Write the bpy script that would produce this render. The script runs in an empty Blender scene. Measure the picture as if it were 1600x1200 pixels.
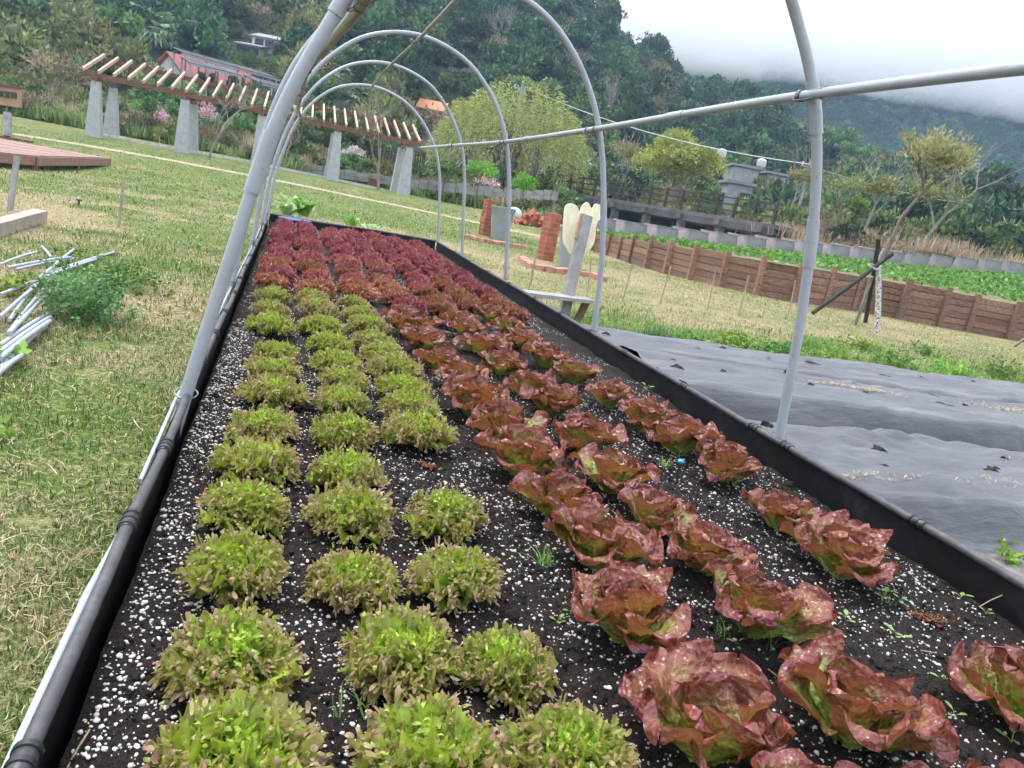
import bpy, math, random
import numpy as np
from mathutils import Matrix, Vector
rng = np.random.default_rng(7)
random.seed(7)
S = bpy.context.scene
COL = S.collection
R_ = math.radians

# ------------------------------------------------------------------ camera
FPX, CAMH = 1170.0, 1.5
ROLL, VP = R_(10.6), (460.0, 247.0)        # roll of the phone, vanishing point of the bed's long sides


def _cam_axes():
    yc = VP[1] + math.tan(ROLL) * (800 - VP[0])
    th = math.atan((600 - yc) * math.cos(ROLL) / FPX)
    up = np.array([math.cos(th) * math.sin(ROLL), math.cos(th) * math.cos(ROLL), math.sin(th)])
    y = np.array([VP[0] - 800, 600 - VP[1], -FPX])
    y = y - up * (y @ up)
    y /= np.linalg.norm(y)
    return np.array([np.cross(y, up), y, up])


CR = _cam_axes()
cd = bpy.data.cameras.new('camera')
cd.sensor_width, cd.lens, cd.clip_start, cd.clip_end = 36.0, FPX / 1600 * 36.0, 0.05, 4000
cam = bpy.data.objects.new('camera', cd)
COL.objects.link(cam)
mw = Matrix(CR.tolist()).to_4x4()
mw.translation = (0, 0, CAMH)
cam.matrix_world = mw
S.camera = cam


def at(u, v, D):
    """world point seen at photo pixel (u, v) at depth D metres"""
    p = CR @ np.array([(u - 800) * D / FPX, (600 - v) * D / FPX, -D])
    return np.array([p[0], p[1], p[2] + CAMH])


def onz(u, v, z):
    d = CR @ np.array([u - 800, 600 - v, -FPX])
    t = (z - CAMH) / d[2]
    return np.array([d[0] * t, d[1] * t, z])


# ------------------------------------------------------------------ sky and sun (overcast)
SUN_EL, SUN_AZ = R_(62), R_(-35)
w = bpy.data.worlds.new('World')
S.world = w
w.use_nodes = True
nt = w.node_tree
nt.nodes.clear()
out = nt.nodes.new('ShaderNodeOutputWorld')
add = nt.nodes.new('ShaderNodeAddShader')
b1 = nt.nodes.new('ShaderNodeBackground')
b2 = nt.nodes.new('ShaderNodeBackground')
sky = nt.nodes.new('ShaderNodeTexSky')
sky.sky_type = 'NISHITA'
sky.sun_disc = False
sky.sun_elevation, sky.sun_rotation = SUN_EL, SUN_AZ
sky.dust_density = 4.0
b1.inputs['Strength'].default_value = 0.05
nt.links.new(sky.outputs[0], b1.inputs['Color'])
tc = nt.nodes.new('ShaderNodeTexCoord')
sx = nt.nodes.new('ShaderNodeSeparateXYZ')
nt.links.new(tc.outputs['Generated'], sx.inputs[0])
mr = nt.nodes.new('ShaderNodeMapRange')           # CIE overcast sky: zenith three times the horizon
mr.inputs['From Min'].default_value, mr.inputs['From Max'].default_value = 0, 1
mr.inputs['To Min'].default_value, mr.inputs['To Max'].default_value = 1.0, 3.0
nt.links.new(sx.outputs['Z'], mr.inputs['Value'])
nz = nt.nodes.new('ShaderNodeTexNoise')
nz.inputs['Scale'].default_value, nz.inputs['Detail'].default_value = 2.5, 5
nt.links.new(tc.outputs['Generated'], nz.inputs['Vector'])
mr2 = nt.nodes.new('ShaderNodeMapRange')
mr2.inputs['From Min'].default_value, mr2.inputs['From Max'].default_value = 0.3, 0.7
mr2.inputs['To Min'].default_value, mr2.inputs['To Max'].default_value = 0.90, 1.10
nt.links.new(nz.outputs[0], mr2.inputs['Value'])
mu = nt.nodes.new('ShaderNodeMath')
mu.operation = 'MULTIPLY'
nt.links.new(mr.outputs[0], mu.inputs[0])
nt.links.new(mr2.outputs[0], mu.inputs[1])
mu2 = nt.nodes.new('ShaderNodeMath')
mu2.operation = 'MULTIPLY'
mu2.inputs[1].default_value = 0.44
nt.links.new(mu.outputs[0], mu2.inputs[0])
b2.inputs['Color'].default_value = (0.91, 0.965, 1.07, 1)
nt.links.new(mu2.outputs[0], b2.inputs['Strength'])
nt.links.new(b1.outputs[0], add.inputs[0])
nt.links.new(b2.outputs[0], add.inputs[1])
nt.links.new(add.outputs[0], out.inputs['Surface'])

sl = bpy.data.lights.new('sun', 'SUN')
sl.energy, sl.angle, sl.color = 1.5, R_(14), (1.0, 0.97, 0.92)
sun = bpy.data.objects.new('sun', sl)
COL.objects.link(sun)
sd = Vector((math.sin(SUN_AZ) * math.cos(SUN_EL), math.cos(SUN_AZ) * math.cos(SUN_EL), math.sin(SUN_EL)))
sun.rotation_euler = sd.to_track_quat('Z', 'Y').to_euler()
sun.location = sd * 50

S.view_settings.view_transform = 'Standard'
S.view_settings.look = 'None'
S.view_settings.exposure = 1.02
S.view_settings.gamma = 1.0
S.view_settings.use_curve_mapping = False
S.render.engine = 'CYCLES'
S.cycles.use_denoising = True
S.cycles.use_adaptive_sampling = True
S.cycles.adaptive_threshold = 0.05
S.cycles.adaptive_min_samples = 12
S.cycles.max_bounces = 4
S.cycles.diffuse_bounces = 2
S.cycles.glossy_bounces = 1
S.cycles.transmission_bounces = 2
S.cycles.transparent_max_bounces = 6
S.cycles.volume_bounces = 2
S.cycles.sample_clamp_indirect = 8

# ------------------------------------------------------------------ helpers


def tag(o, label=None, cat=None, group=None, kind=None):
    if label: o['label'] = label
    if cat: o['category'] = cat
    if group: o['group'] = group
    if kind: o['kind'] = kind
    return o


def empty(name, loc, label, cat, group=None, rz=0.0):
    o = bpy.data.objects.new(name, None)
    COL.objects.link(o)
    o.location = [float(c) for c in loc]
    o.rotation_euler = (0, 0, rz)
    o.empty_display_size = 0.1
    return tag(o, label, cat, group)


def np_mesh(name, V, F, mat=None, smooth=False, attrs=None, colors=None):
    """V (n,3); F (m,k) or a list of such arrays of different k; attrs: float point attributes"""
    if not isinstance(F, (list, tuple)) or (len(F) and np.isscalar(F[0])): F = [F]
    F = [np.asarray(f, np.int32) for f in F if len(f)]
    V = np.asarray(V, np.float32)
    me = bpy.data.meshes.new(name)
    me.vertices.add(len(V))
    me.vertices.foreach_set('co', V.ravel())
    loops = np.concatenate([f.ravel() for f in F])
    tot = np.concatenate([np.full(len(f), f.shape[1], np.int32) for f in F])
    st = np.concatenate([[0], np.cumsum(tot)[:-1]]).astype(np.int32)
    me.loops.add(len(loops))
    me.loops.foreach_set('vertex_index', loops)
    me.polygons.add(len(tot))
    me.polygons.foreach_set('loop_start', st)
    me.polygons.foreach_set('loop_total', tot)
    if smooth: me.polygons.foreach_set('use_smooth', np.ones(len(tot), bool))
    for k, a in (attrs or {}).items():
        at_ = me.attributes.new(k, 'FLOAT', 'POINT')
        at_.data.foreach_set('value', np.asarray(a, np.float32).ravel())
    for k, a in (colors or {}).items():
        at_ = me.attributes.new(k, 'FLOAT_COLOR', 'POINT')
        a = np.asarray(a, np.float32)
        if a.shape[1] == 3: a = np.concatenate([a, np.ones((len(a), 1), np.float32)], 1)
        at_.data.foreach_set('color', a.ravel())
    me.update(calc_edges=True)
    if mat: me.materials.append(mat)
    return me


def link(name, me, parent=None, loc=None, rot=None, scale=None):
    o = bpy.data.objects.new(name, me)
    COL.objects.link(o)
    if parent: o.parent = parent
    if loc is not None: o.location = [float(c) for c in loc]
    if rot is not None: o.rotation_euler = rot
    if scale is not None: o.scale = scale if hasattr(scale, '__len__') else (scale,) * 3
    return o


class MB:
    """collects simple solids into one mesh"""

    def __init__(s):
        s.v, s.f = [], []

    def poly(s, V, F):
        n = len(s.v)
        s.v += [tuple(float(c) for c in p) for p in V]
        s.f += [tuple(i + n for i in f) for f in F]
        return s

    def box(s, c, d, rz=0.0, M=None, taper=1.0, jit=0.0):
        V = []
        for k in (-1, 1):
            t = taper if k > 0 else 1.0
            for i, j in ((-1, -1), (1, -1), (1, 1), (-1, 1)):
                p = np.array([i * d[0] / 2 * t, j * d[1] / 2 * t, k * d[2] / 2])
                if jit: p += np.random.default_rng(len(s.v) * 8 + len(V)).normal(0, jit, 3)
                if M is not None: p = M @ p
                elif rz: p = np.array([p[0] * math.cos(rz) - p[1] * math.sin(rz), p[0] * math.sin(rz) + p[1] * math.cos(rz), p[2]])
                V.append(np.asarray(c) + p)
        return s.poly(V, [(3, 2, 1, 0), (4, 5, 6, 7), (0, 1, 5, 4), (1, 2, 6, 5), (2, 3, 7, 6), (3, 0, 4, 7)])

    def bar(s, a, b, wd, ht, up=(0, 0, 1), taper=1.0):
        """rectangular bar from a to b, wd sideways, ht along up"""
        a, b = np.asarray(a, float), np.asarray(b, float)
        t = b - a
        t /= np.linalg.norm(t)
        x = np.cross(t, up)
        x /= np.linalg.norm(x)
        y = np.cross(x, t)
        V = []
        for p, k in ((a, 1.0), (b, taper)):
            for i, j in ((-1, -1), (1, -1), (1, 1), (-1, 1)):
                V.append(p + x * i * wd / 2 * k + y * j * ht / 2 * k)
        return s.poly(V, [(3, 2, 1, 0), (4, 5, 6, 7), (0, 1, 5, 4), (1, 2, 6, 5), (2, 3, 7, 6), (3, 0, 4, 7)])

    def tube(s, pts, r, seg=8, caps=True):
        pts = [np.asarray(p, float) for p in pts]
        n = len(pts)
        rs = r if hasattr(r, '__len__') else [r] * n
        V, F = [], []
        prev = None
        for i, p in enumerate(pts):
            t = pts[min(i + 1, n - 1)] - pts[max(i - 1, 0)]
            t = t / (np.linalg.norm(t) + 1e-9)
            if prev is None:
                ref = np.array([0, 0, 1.0]) if abs(t[2]) < .9 else np.array([1.0, 0, 0])
                x = np.cross(t, ref)
            else:
                x = prev - t * (prev @ t)
            x /= np.linalg.norm(x) + 1e-9
            prev = x
            y = np.cross(t, x)
            for k in range(seg):
                a = 2 * math.pi * k / seg
                V.append(p + (x * math.cos(a) + y * math.sin(a)) * rs[i])
        for i in range(n - 1):
            for k in range(seg):
                k2 = (k + 1) % seg
                F.append((i * seg + k, i * seg + k2, (i + 1) * seg + k2, (i + 1) * seg + k))
        if caps:
            F.append(tuple(range(seg))[::-1])
            F.append(tuple((n - 1) * seg + k for k in range(seg)))
        return s.poly(V, F)

    def lathe(s, prof, seg=16, c=(0, 0, 0)):
        V, F = [], []
        for r, z in prof:
            for k in range(seg):
                a = 2 * math.pi * k / seg
                V.append((c[0] + r * math.cos(a), c[1] + r * math.sin(a), c[2] + z))
        for i in range(len(prof) - 1):
            for k in range(seg):
                k2 = (k + 1) % seg
                F.append((i * seg + k, i * seg + k2, (i + 1) * seg + k2, (i + 1) * seg + k))
        F.append(tuple(range(seg))[::-1])
        F.append(tuple((len(prof) - 1) * seg + k for k in range(seg)))
        return s.poly(V, F)

    def mesh(s, name, mat, smooth=False, bevel=0.0):
        me = bpy.data.meshes.new(name)
        me.from_pydata(s.v, [], s.f)
        me.update()
        if smooth:
            me.polygons.foreach_set('use_smooth', np.ones(len(me.polygons), bool))
            me.set_sharp_from_angle(angle=R_(45))
        if mat: me.materials.append(mat)
        return me

    def build(s, name, mat, parent=None, smooth=False, loc=None, rot=None, bevel=0.0):
        o = link(name, s.mesh(name, mat, smooth), parent, loc, rot)
        if bevel:
            m = o.modifiers.new('bevel', 'BEVEL')
            m.width, m.segments, m.limit_method = bevel, 2, 'ANGLE'
        return o


def vnoise(x, y, scale=1.0, seed=0, octv=3):
    """smooth value noise in 0..1 for numpy arrays"""
    x, y = np.asarray(x, float) * scale, np.asarray(y, float) * scale
    tot, amp, s = 0, 1.0, 0
    for o in range(octv):
        xi, yi = np.floor(x).astype(np.int64), np.floor(y).astype(np.int64)
        fx, fy = x - xi, y - yi
        fx, fy = fx * fx * (3 - 2 * fx), fy * fy * (3 - 2 * fy)

        def h(a, b):
            n = (a * 374761393 + b * 668265263 + (seed + o * 17) * 144665) & 0x7fffffff
            n = ((n ^ (n >> 13)) * 1274126177) & 0x7fffffff
            return ((n ^ (n >> 16)) & 0xffff) / 65535.0
        v = (h(xi, yi) * (1 - fx) + h(xi + 1, yi) * fx) * (1 - fy) + (h(xi, yi + 1) * (1 - fx) + h(xi + 1, yi + 1) * fx) * fy
        tot = tot + v * amp
        s += amp
        amp *= .5
        x, y = x * 2.03, y * 2.03
    return tot / s


# ------------------------------------------------------------------ material helpers
class NT:
    def __init__(s, name):
        s.m = bpy.data.materials.new(name)
        s.m.use_nodes = True
        s.t = s.m.node_tree
        s.b = s.t.nodes['Principled BSDF']
        s.o = s.t.nodes['Material Output']

    def n(s, typ, props=None, **inp):
        nd = s.t.nodes.new('ShaderNode' + typ)
        for k, v in (props or {}).items(): setattr(nd, k, v)
        for k, v in inp.items():
            k = k.replace('_', ' ')
            sock = nd.inputs[int(k[1:])] if k[0] == 'i' and k[1:].isdigit() else nd.inputs[k]
            s.set(sock, v)
        return nd

    def set(s, sock, v):
        if isinstance(v, bpy.types.NodeSocket): s.t.links.new(v, sock)
        elif hasattr(v, '__len__') and len(v) == 3 and sock.type == 'RGBA': sock.default_value = (*v, 1)
        else: sock.default_value = v

    def bs(s, **k):
        for a, v in k.items(): s.set(s.b.inputs[a.replace('_', ' ')], v)
        return s

    def math(s, op, a, b=0.0, clamp=False):
        nd = s.n('Math', {'operation': op, 'use_clamp': clamp})
        s.set(nd.inputs[0], a)
        s.set(nd.inputs[1], b)
        return nd.outputs[0]

    def mix(s, f, a, b, blend='MIX'):
        nd = s.n('Mix', {'data_type': 'RGBA', 'blend_type': blend})
        s.set(nd.inputs[0], f)
        s.set(nd.inputs[6], a)
        s.set(nd.inputs[7], b)
        return nd.outputs[2]

    def ramp(s, f, stops, interp='LINEAR'):
        nd = s.n('ValToRGB')
        nd.color_ramp.interpolation = interp
        e = nd.color_ramp.elements
        while len(e) < len(stops): e.new(0.5)
        for el, (p, c) in zip(e, stops):
            el.position = p
            el.color = (*c, 1) if len(c) == 3 else c
        s.set(nd.inputs[0], f)
        return nd.outputs[0]

    def noise(s, scale, detail=4, rough=.55, vec=None, dist=0.0):
        nd = s.n('TexNoise', Scale=scale, Detail=detail, Roughness=rough, Distortion=dist)
        if vec is not None: s.set(nd.inputs['Vector'], vec)
        return nd.outputs[0]

    def objco(s): return s.n('TexCoord').outputs['Object']
    def pos(s): return s.n('NewGeometry').outputs['Position']

    def attr(s, name, out='Fac'): return s.n('Attribute', {'attribute_name': name}).outputs[out]
    def rand(s): return s.n('ObjectInfo').outputs['Random']

    def hsv(s, col, h=.5, sat=1.0, v=1.0):
        nd = s.n('HueSaturation')
        s.set(nd.inputs['Hue'], h)
        s.set(nd.inputs['Saturation'], sat)
        s.set(nd.inputs['Value'], v)
        s.set(nd.inputs['Color'], col)
        return nd.outputs[0]

    def bump(s, h, strength=.5, dist=.01):
        nd = s.n('Bump', Strength=strength, Distance=dist, Height=h)
        s.set(s.b.inputs['Normal'], nd.outputs[0])
        return nd.outputs[0]

    def translucent(s, col, fac, normal=None):
        tr = s.n('BsdfTranslucent')
        s.set(tr.inputs['Color'], col)
        mx = s.n('MixShader')
        s.set(mx.inputs[0], fac)
        s.t.links.new(s.b.outputs[0], mx.inputs[1])
        s.t.links.new(tr.outputs[0], mx.inputs[2])
        s.t.links.new(mx.outputs[0], s.o.inputs['Surface'])
        return s


def simple(name, col, rough=.6, var=.15, scale=8.0, bump=0.0, bdist=.005, spec=.5, metallic=0.0, col2=None):
    k = NT(name)
    c = k.objco()
    f = k.noise(scale, 6, .6, c)
    base = k.mix(k.math('MULTIPLY', k.math('SUBTRACT', f, .3), 2.4, True), col, col2 if col2 else tuple(x * (1 - 2 * var) for x in col))
    k.bs(Base_Color=base, Roughness=rough, Specular_IOR_Level=spec, Metallic=metallic)
    if bump: k.bump(k.noise(scale * 4, 5, .6, c), bump, bdist)
    return k.m


def lerp(a, b, t): return a + (b - a) * t
def sstep(a, b, x):
    t = np.clip((np.asarray(x, float) - a) / (b - a), 0, 1)
    return t * t * (3 - 2 * t)


ORD = ['first', 'second', 'third', 'fourth', 'fifth', 'sixth', 'seventh', 'eighth', 'ninth', 'tenth', 'eleventh', 'twelfth', 'thirteenth',
       'fourteenth', 'fifteenth', 'sixteenth', 'seventeenth', 'eighteenth', 'nineteenth', 'twentieth', 'twenty-first', 'twenty-second',
       'twenty-third', 'twenty-fourth', 'twenty-fifth', 'twenty-sixth', 'twenty-seventh', 'twenty-eighth', 'twenty-ninth', 'thirtieth']
# ================================================================== THE GROUND
def ground(x, y):
    """height of the lawn: flat round the bed, rising gently to the pergola"""
    x, y = np.asarray(x, float), np.asarray(y, float)
    return .95 * sstep(26, 44, y) * (1 - .5 * sstep(-6, 14, x)) + .10 * (vnoise(x, y, .16, 201, 2) - .5) * sstep(14, 24, y)


def gpt(u, v, D):
    """point on the lawn below the pixel at that depth"""
    p = at(u, v, D)
    p[2] = float(ground(p[0], p[1]))
    return p


def dryness(x, y):
    """0 green .. 1 straw"""
    n = vnoise(x, y, .55, 3, 3) * .6 + vnoise(x, y, 2.2, 9, 3) * .4
    dry = sstep(.40, .62, n)
    dist = np.hypot(x, y)
    # green strip of weeds along the film, dry lawn behind it, greener lawn on the left slope
    dry = dry * (1 - .45 * (1 - sstep(5, 9, dist)) * (x < 0))
    band = sstep(7.3, 7.9, y) * (1 - sstep(9.6, 11.2, y)) * sstep(3.4, 4.2, x)
    dry = dry * (1 - .95 * band)
    drb = sstep(10.2, 12, y) * (1 - sstep(20, 27, y)) * sstep(2.5, 5, x)
    dry = np.maximum(dry, drb * (.30 + .55 * n))
    return np.clip(dry * (1 - .75 * sstep(19, 27, dist) * (1 - sstep(6, 12, x))), 0, 1)


# ---- lawn sheet
def grid_sheet(xs, ys, zf):
    X, Y = np.meshgrid(xs, ys)
    Z = zf(X, Y)
    V = np.stack([X.ravel(), Y.ravel(), Z.ravel()], 1)
    nx, ny = len(xs), len(ys)
    i = (np.arange(ny - 1)[:, None] * nx + np.arange(nx - 1)[None]).ravel()
    return V, np.stack([i, i + 1, i + nx + 1, i + nx], 1)


k = NT('lawn_turf')
pos = k.pos()
dry = k.attr('dry')
fine = k.noise(26, 3, .8, pos)
mid = k.noise(5, 2, .6, pos)
green = k.ramp(fine, [(.28, (.018, .032, .007)), (.5, (.10, .15, .033)), (.70, (.25, .31, .085))])
straw = k.ramp(fine, [(.28, (.06, .042, .02)), (.5, (.30, .24, .13)), (.70, (.58, .48, .31))])
big = k.noise(1.1, 4, .65, pos)
fd = k.math('ADD', k.math('MULTIPLY', dry, .95), k.math('MULTIPLY', k.math('SUBTRACT', big, .5), 1.8))
fd = k.math('ADD', fd, k.math('MULTIPLY', k.math('SUBTRACT', mid, .5), 1.6), True)
fd = k.math('ADD', fd, k.math('MULTIPLY', k.math('SUBTRACT', k.noise(60, 1, .7, pos), .5), 1.2), True)
col = k.mix(fd, green, straw)
brn = k.math('MULTIPLY', k.math('SUBTRACT', k.noise(1.7, 3, .7, pos), .58), 6, True)
col = k.mix(k.math('MULTIPLY', brn, k.math('MULTIPLY', dry, .6)), col, (.17, .085, .045))
k.bs(Base_Color=col, Roughness=.9, Specular_IOR_Level=.15)
k.bump(fine, .9, .05)
M_lawn = k.m
xs = np.concatenate([np.arange(-60, -12, 1.5), np.arange(-12, 16, .25), np.arange(16, 62, 1.5)])
ys = np.concatenate([np.arange(-14, 0, 1.0), np.arange(0, 18, .25), np.arange(18, 75, .9)])
V, F = grid_sheet(xs, ys, lambda X, Y: ground(X, Y) + .03 * (vnoise(X, Y, 1.1, 5) - .5) * sstep(.5, 3, np.hypot(X, Y)))
inside = (V[:, 0] > -.30) & (V[:, 0] < 2.72) & (V[:, 1] < 14.5) & (V[:, 1] > -3)
me = np_mesh('lawn', V, F, M_lawn, True, {'dry': dryness(V[:, 0], V[:, 1])})
tag(link('lawn', me), 'patchy green and straw coloured lawn around the bed', kind='structure')

# ---- grass blades and straw (uncountable): one mesh
def grass_blades(x, y, length, width, lean, col, seed=1, lying=None, z0=None):
    r = np.random.default_rng(seed)
    n = len(x)
    z = ground(x, y) if z0 is None else z0
    a = r.uniform(0, 2 * np.pi, n)
    d = np.stack([np.cos(a), np.sin(a)], 1)
    s = np.stack([-d[:, 1], d[:, 0]], 1)
    b = np.stack([x, y, z], 1)
    up = np.cos(lean)[:, None]
    out_ = np.sin(lean)[:, None]
    m = b + np.concatenate([d * out_ * .45, up * .62], 1) * length[:, None]
    t = b + np.concatenate([d * out_, up * .85], 1) * length[:, None]
    if lying is not None:
        m[:, 2] = np.where(lying, z + .012 + r.uniform(0, .03, n), m[:, 2])
        t[:, 2] = np.where(lying, z + .01 + r.uniform(-.005, .03, n), t[:, 2])
        b[:, 2] = np.where(lying, z + .015 + r.uniform(0, .02, n), b[:, 2])
    sw = np.concatenate([s * (width / 2)[:, None], np.zeros((n, 1))], 1)
    V = np.stack([b - sw, b + sw, m - sw * .8, m + sw * .8, t], 1).reshape(-1, 3)
    i = np.arange(n) * 5
    return V, np.stack([i, i + 1, i + 3, i + 2], 1), np.stack([i + 2, i + 3, i + 4], 1), np.repeat(col, 5, 0)


k = NT('grass_blade')
c = k.attr('col', 'Color')
k.bs(Base_Color=c, Roughness=.6, Specular_IOR_Level=.25)
k.translucent(c, .3)
M_grass = k.m


def scatter_grass():
    V_, Q_, T_, C_ = [], [], [], []
    off = 0
    r = np.random.default_rng(11)
    zones = [  # x0,x1,y0,y1,count,len,width
        (-2.2, -.36, .7, 3.2, 38000, (.02, .06), .0038),
        (-3.6, -.36, 3.2, 6.5, 34000, (.025, .075), .005),
        (-5.2, -.36, 6.5, 12, 24000, (.03, .085), .008),
        (-8, 2.8, 12, 24, 22000, (.04, .08), .013),
        (2.85, 15, 7.45, 12, 26000, (.05, .13), .009),
        (2.9, 20, 11, 26, 26000, (.04, .09), .013),
        (2.86, 6.5, .8, 3.1, 2500, (.02, .06), .006),
        (-15, 9, 23.5, 38, 26000, (.05, .09), .02),
        (7, 26, 24, 33, 9000, (.05, .09), .02),
    ]
    for zi, (x0, x1, y0, y1, n, ln, wd) in enumerate(zones):
        x, y = r.uniform(x0, x1, n), r.uniform(y0, y1, n)
        if zi == 3: kp = ~((x > -.45) & (x < 2.9) & (y < 14.9))
        elif zi == 6: kp = vnoise(x, y, 1.5, 31) > .55
        elif zi == 4: kp = y > 7.5 + .25 * vnoise(x, y, 1.2, 4)
        else: kp = np.ones(n, bool)
        # leave bare tufty gaps
        kp &= vnoise(x, y, 5, 21) > .28
        x, y = x[kp], y[kp]
        n = len(x)
        dr = dryness(x, y)
        isd = r.random(n) < (.18 + .52 * dr if zi < 3 else .12 + .75 * dr)
        L = r.uniform(*ln, n) * np.where(isd, 1.2, .9) * (.45 + 1.2 * vnoise(x, y, 2.5, 8) ** 1.5 * 1.3)
        lying = isd & (r.random(n) < .7)
        lean = np.where(lying, 1.45, r.uniform(.1, 1.15, n))
        g = r.random((n, 1))
        cg = lerp(np.array([[.035, .08, .015]]), np.array([[.19, .31, .07]]), g) * r.uniform(.8, 1.15, (n, 1))
        if zi in (4,): cg = lerp(np.array([[.05, .13, .02]]), np.array([[.22, .38, .08]]), g)
        cs = lerp(np.array([[.20, .12, .065]]), np.array([[.64, .54, .35]]), r.random((n, 1)))
        col = np.where(isd[:, None], cs, cg)
        wdt = np.where(isd, wd * .8, wd) * r.uniform(.7, 1.3, n)
        V, Q, T, C = grass_blades(x, y, L, wdt, lean, col, 100 + zi, lying)
        V_.append(V); Q_.append(Q + off); T_.append(T + off); C_.append(C)
        off += len(V)
    n = 450                                  # longer cut straws lying on top
    x, y = r.uniform(-3, -.38, n), r.uniform(.8, 7, n)
    col = lerp(np.array([[.28, .19, .11]]), np.array([[.62, .52, .36]]), r.random((n, 1)))
    V, Q, T, C = grass_blades(x, y, r.uniform(.05, .15, n), r.uniform(.003, .006, n), np.full(n, 1.45), col, 190, np.ones(n, bool), ground(x, y) + .018)
    V_.append(V); Q_.append(Q + off); T_.append(T + off); C_.append(C)
    me = np_mesh('grass', np.concatenate(V_), [np.concatenate(Q_), np.concatenate(T_)], M_grass, False, None, {'col': np.concatenate(C_)})
    tag(link('grass', me), 'short grass blades and dry straw covering the lawn', 'grass', kind='stuff')


scatter_grass()

# ================================================================== THE RAISED BED
XL, XR, YN, YF = -.325, 2.77, -1.2, 14.62
ZR, ZS = .45, .315


def soil_z(x, y):
    return ZS + .03 * (vnoise(x, y, 3, 41) - .5) + .040 * (vnoise(x, y, 13, 42) - .5) + .020 * (vnoise(x, y, 38, 43, 2) - .5) - .02 * sstep(2.2, 2.75, x)


k = NT('potting_soil')
pos = k.pos()
f1 = k.noise(70, 3, .75, pos)
f2 = k.noise(9, 2, .6, pos)
base = k.ramp(f1, [(.3, (.006, .0045, .0045)), (.55, (.026, .017, .015)), (.75, (.075, .048, .038))])
base = k.mix(k.math('MULTIPLY', k.math('SUBTRACT', f2, .52), 4, True), base, (.03, .015, .009))
k.bs(Base_Color=base, Roughness=.85, Specular_IOR_Level=.3)
k.bump(k.noise(110, 3, .8, pos), 1.0, .03)
M_soil = k.m
xs = np.concatenate([np.arange(XL + .02, XR - .01, .016), [XR - .02]])
ys = np.concatenate([np.arange(YN, .8, .1), np.arange(.8, 4.2, .016), np.arange(4.2, YF, .05)])
V, F = grid_sheet(xs, ys, soil_z)
bed = empty('raised_bed', (1.22, 6.7, 0), 'long raised bed with black fabric sides holding dark soil and rows of lettuce', 'garden bed')
BO = np.array([1.22, 6.7, 0])


def inbed(o):
    o.parent = bed
    o.location = Vector(o.location) - Vector(BO)
    return o


inbed(link('soil', np_mesh('soil', V, F, M_soil, True)))


def ico():
    t = (1 + 5 ** .5) / 2
    V = np.array([(-1, t, 0), (1, t, 0), (-1, -t, 0), (1, -t, 0), (0, -1, t), (0, 1, t), (0, -1, -t), (0, 1, -t), (t, 0, -1), (t, 0, 1), (-t, 0, -1), (-t, 0, 1)]) / math.hypot(1, t)
    F = np.array([(0, 11, 5), (0, 5, 1), (0, 1, 7), (0, 7, 10), (0, 10, 11), (1, 5, 9), (5, 11, 4), (11, 10, 2), (10, 7, 6), (7, 1, 8), (3, 9, 4), (3, 4, 2), (3, 2, 6), (3, 6, 8), (3, 8, 9), (4, 9, 5), (2, 4, 11), (6, 2, 10), (8, 6, 7), (9, 8, 1)])
    return V, F


def blobs(P, rad, seed=0, squash=.7, octa=False, jit=.18):
    r = np.random.default_rng(seed)
    n = len(P)
    if octa:
        V0 = np.array([(1, 0, 0), (0, 1, 0), (-1, 0, 0), (0, -1, 0), (0, 0, 1), (0, 0, -1)], float)
        F0 = np.array([(0, 1, 4), (1, 2, 4), (2, 3, 4), (3, 0, 4), (1, 0, 5), (2, 1, 5), (3, 2, 5), (0, 3, 5)])
    else:
        V0, F0 = ico()
    a = r.uniform(0, 2 * np.pi, n)
    sc = r.uniform(.75, 1.25, (n, 3)) * np.array([1, 1, squash])
    W = V0[None] * sc[:, None] * (1 + r.normal(0, jit, (n, len(V0), 1)))
    ca, sa = np.cos(a)[:, None], np.sin(a)[:, None]
    X = W[..., 0] * ca - W[..., 1] * sa
    Y = W[..., 0] * sa + W[..., 1] * ca
    W = np.stack([X, Y, W[..., 2]], -1) * rad[:, None, None] + P[:, None]
    return W.reshape(-1, 3), (F0[None] + (np.arange(n) * len(V0))[:, None, None]).reshape(-1, 3)


M_perlite = simple('white_perlite', (.80, .77, .72), .85, .25, 90, 0, col2=(.42, .38, .33))
r = np.random.default_rng(5)
n1, n2 = 30000, 11000
x = r.uniform(XL + .04, XR - .05, n1)
y = r.uniform(.75, 4.4, n1) ** 1.0
kp = vnoise(x, y, 2.6, 51, 3) * .7 + vnoise(x, y, 9, 52, 2) * .3 > r.uniform(.22, .68, n1)
x, y = x[kp], y[kp]
n3 = 3000                                   # drifts of grains along the left wall
x = np.concatenate([x, XL + .03 + np.abs(r.normal(0, .13, n3))])
y = np.concatenate([y, r.uniform(.8, 5.6, n3)])
rad = np.clip(np.exp(r.normal(math.log(.0029), .46, len(x))), .0015, .0075)
V1, F1 = blobs(np.stack([x, y, soil_z(x, y) + rad * .3], 1), rad, 1)
x = r.uniform(XL + .04, XR - .05, n2)
y = r.uniform(4.4, 10, n2)
kp = vnoise(x, y, 2.6, 51, 3) > .45
x, y = x[kp], y[kp]
rad = r.uniform(.0025, .0065, len(x))
V2, F2 = blobs(np.stack([x, y, soil_z(x, y) + rad * .3], 1), rad, 2, octa=True)
tag(inbed(link('perlite', np_mesh('perlite', np.concatenate([V1, V2]), np.concatenate([F1, F2 + len(V1)]), M_perlite, True))), 'white perlite grains strewn over the dark soil', kind='stuff')
n = 16000
x, y = r.uniform(XL + .04, XR - .05, n), r.uniform(.8, 4.5, n)
rad = np.exp(r.normal(math.log(.005), .5, n))
rad[:700] = r.uniform(.009, .019, 700)
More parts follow.
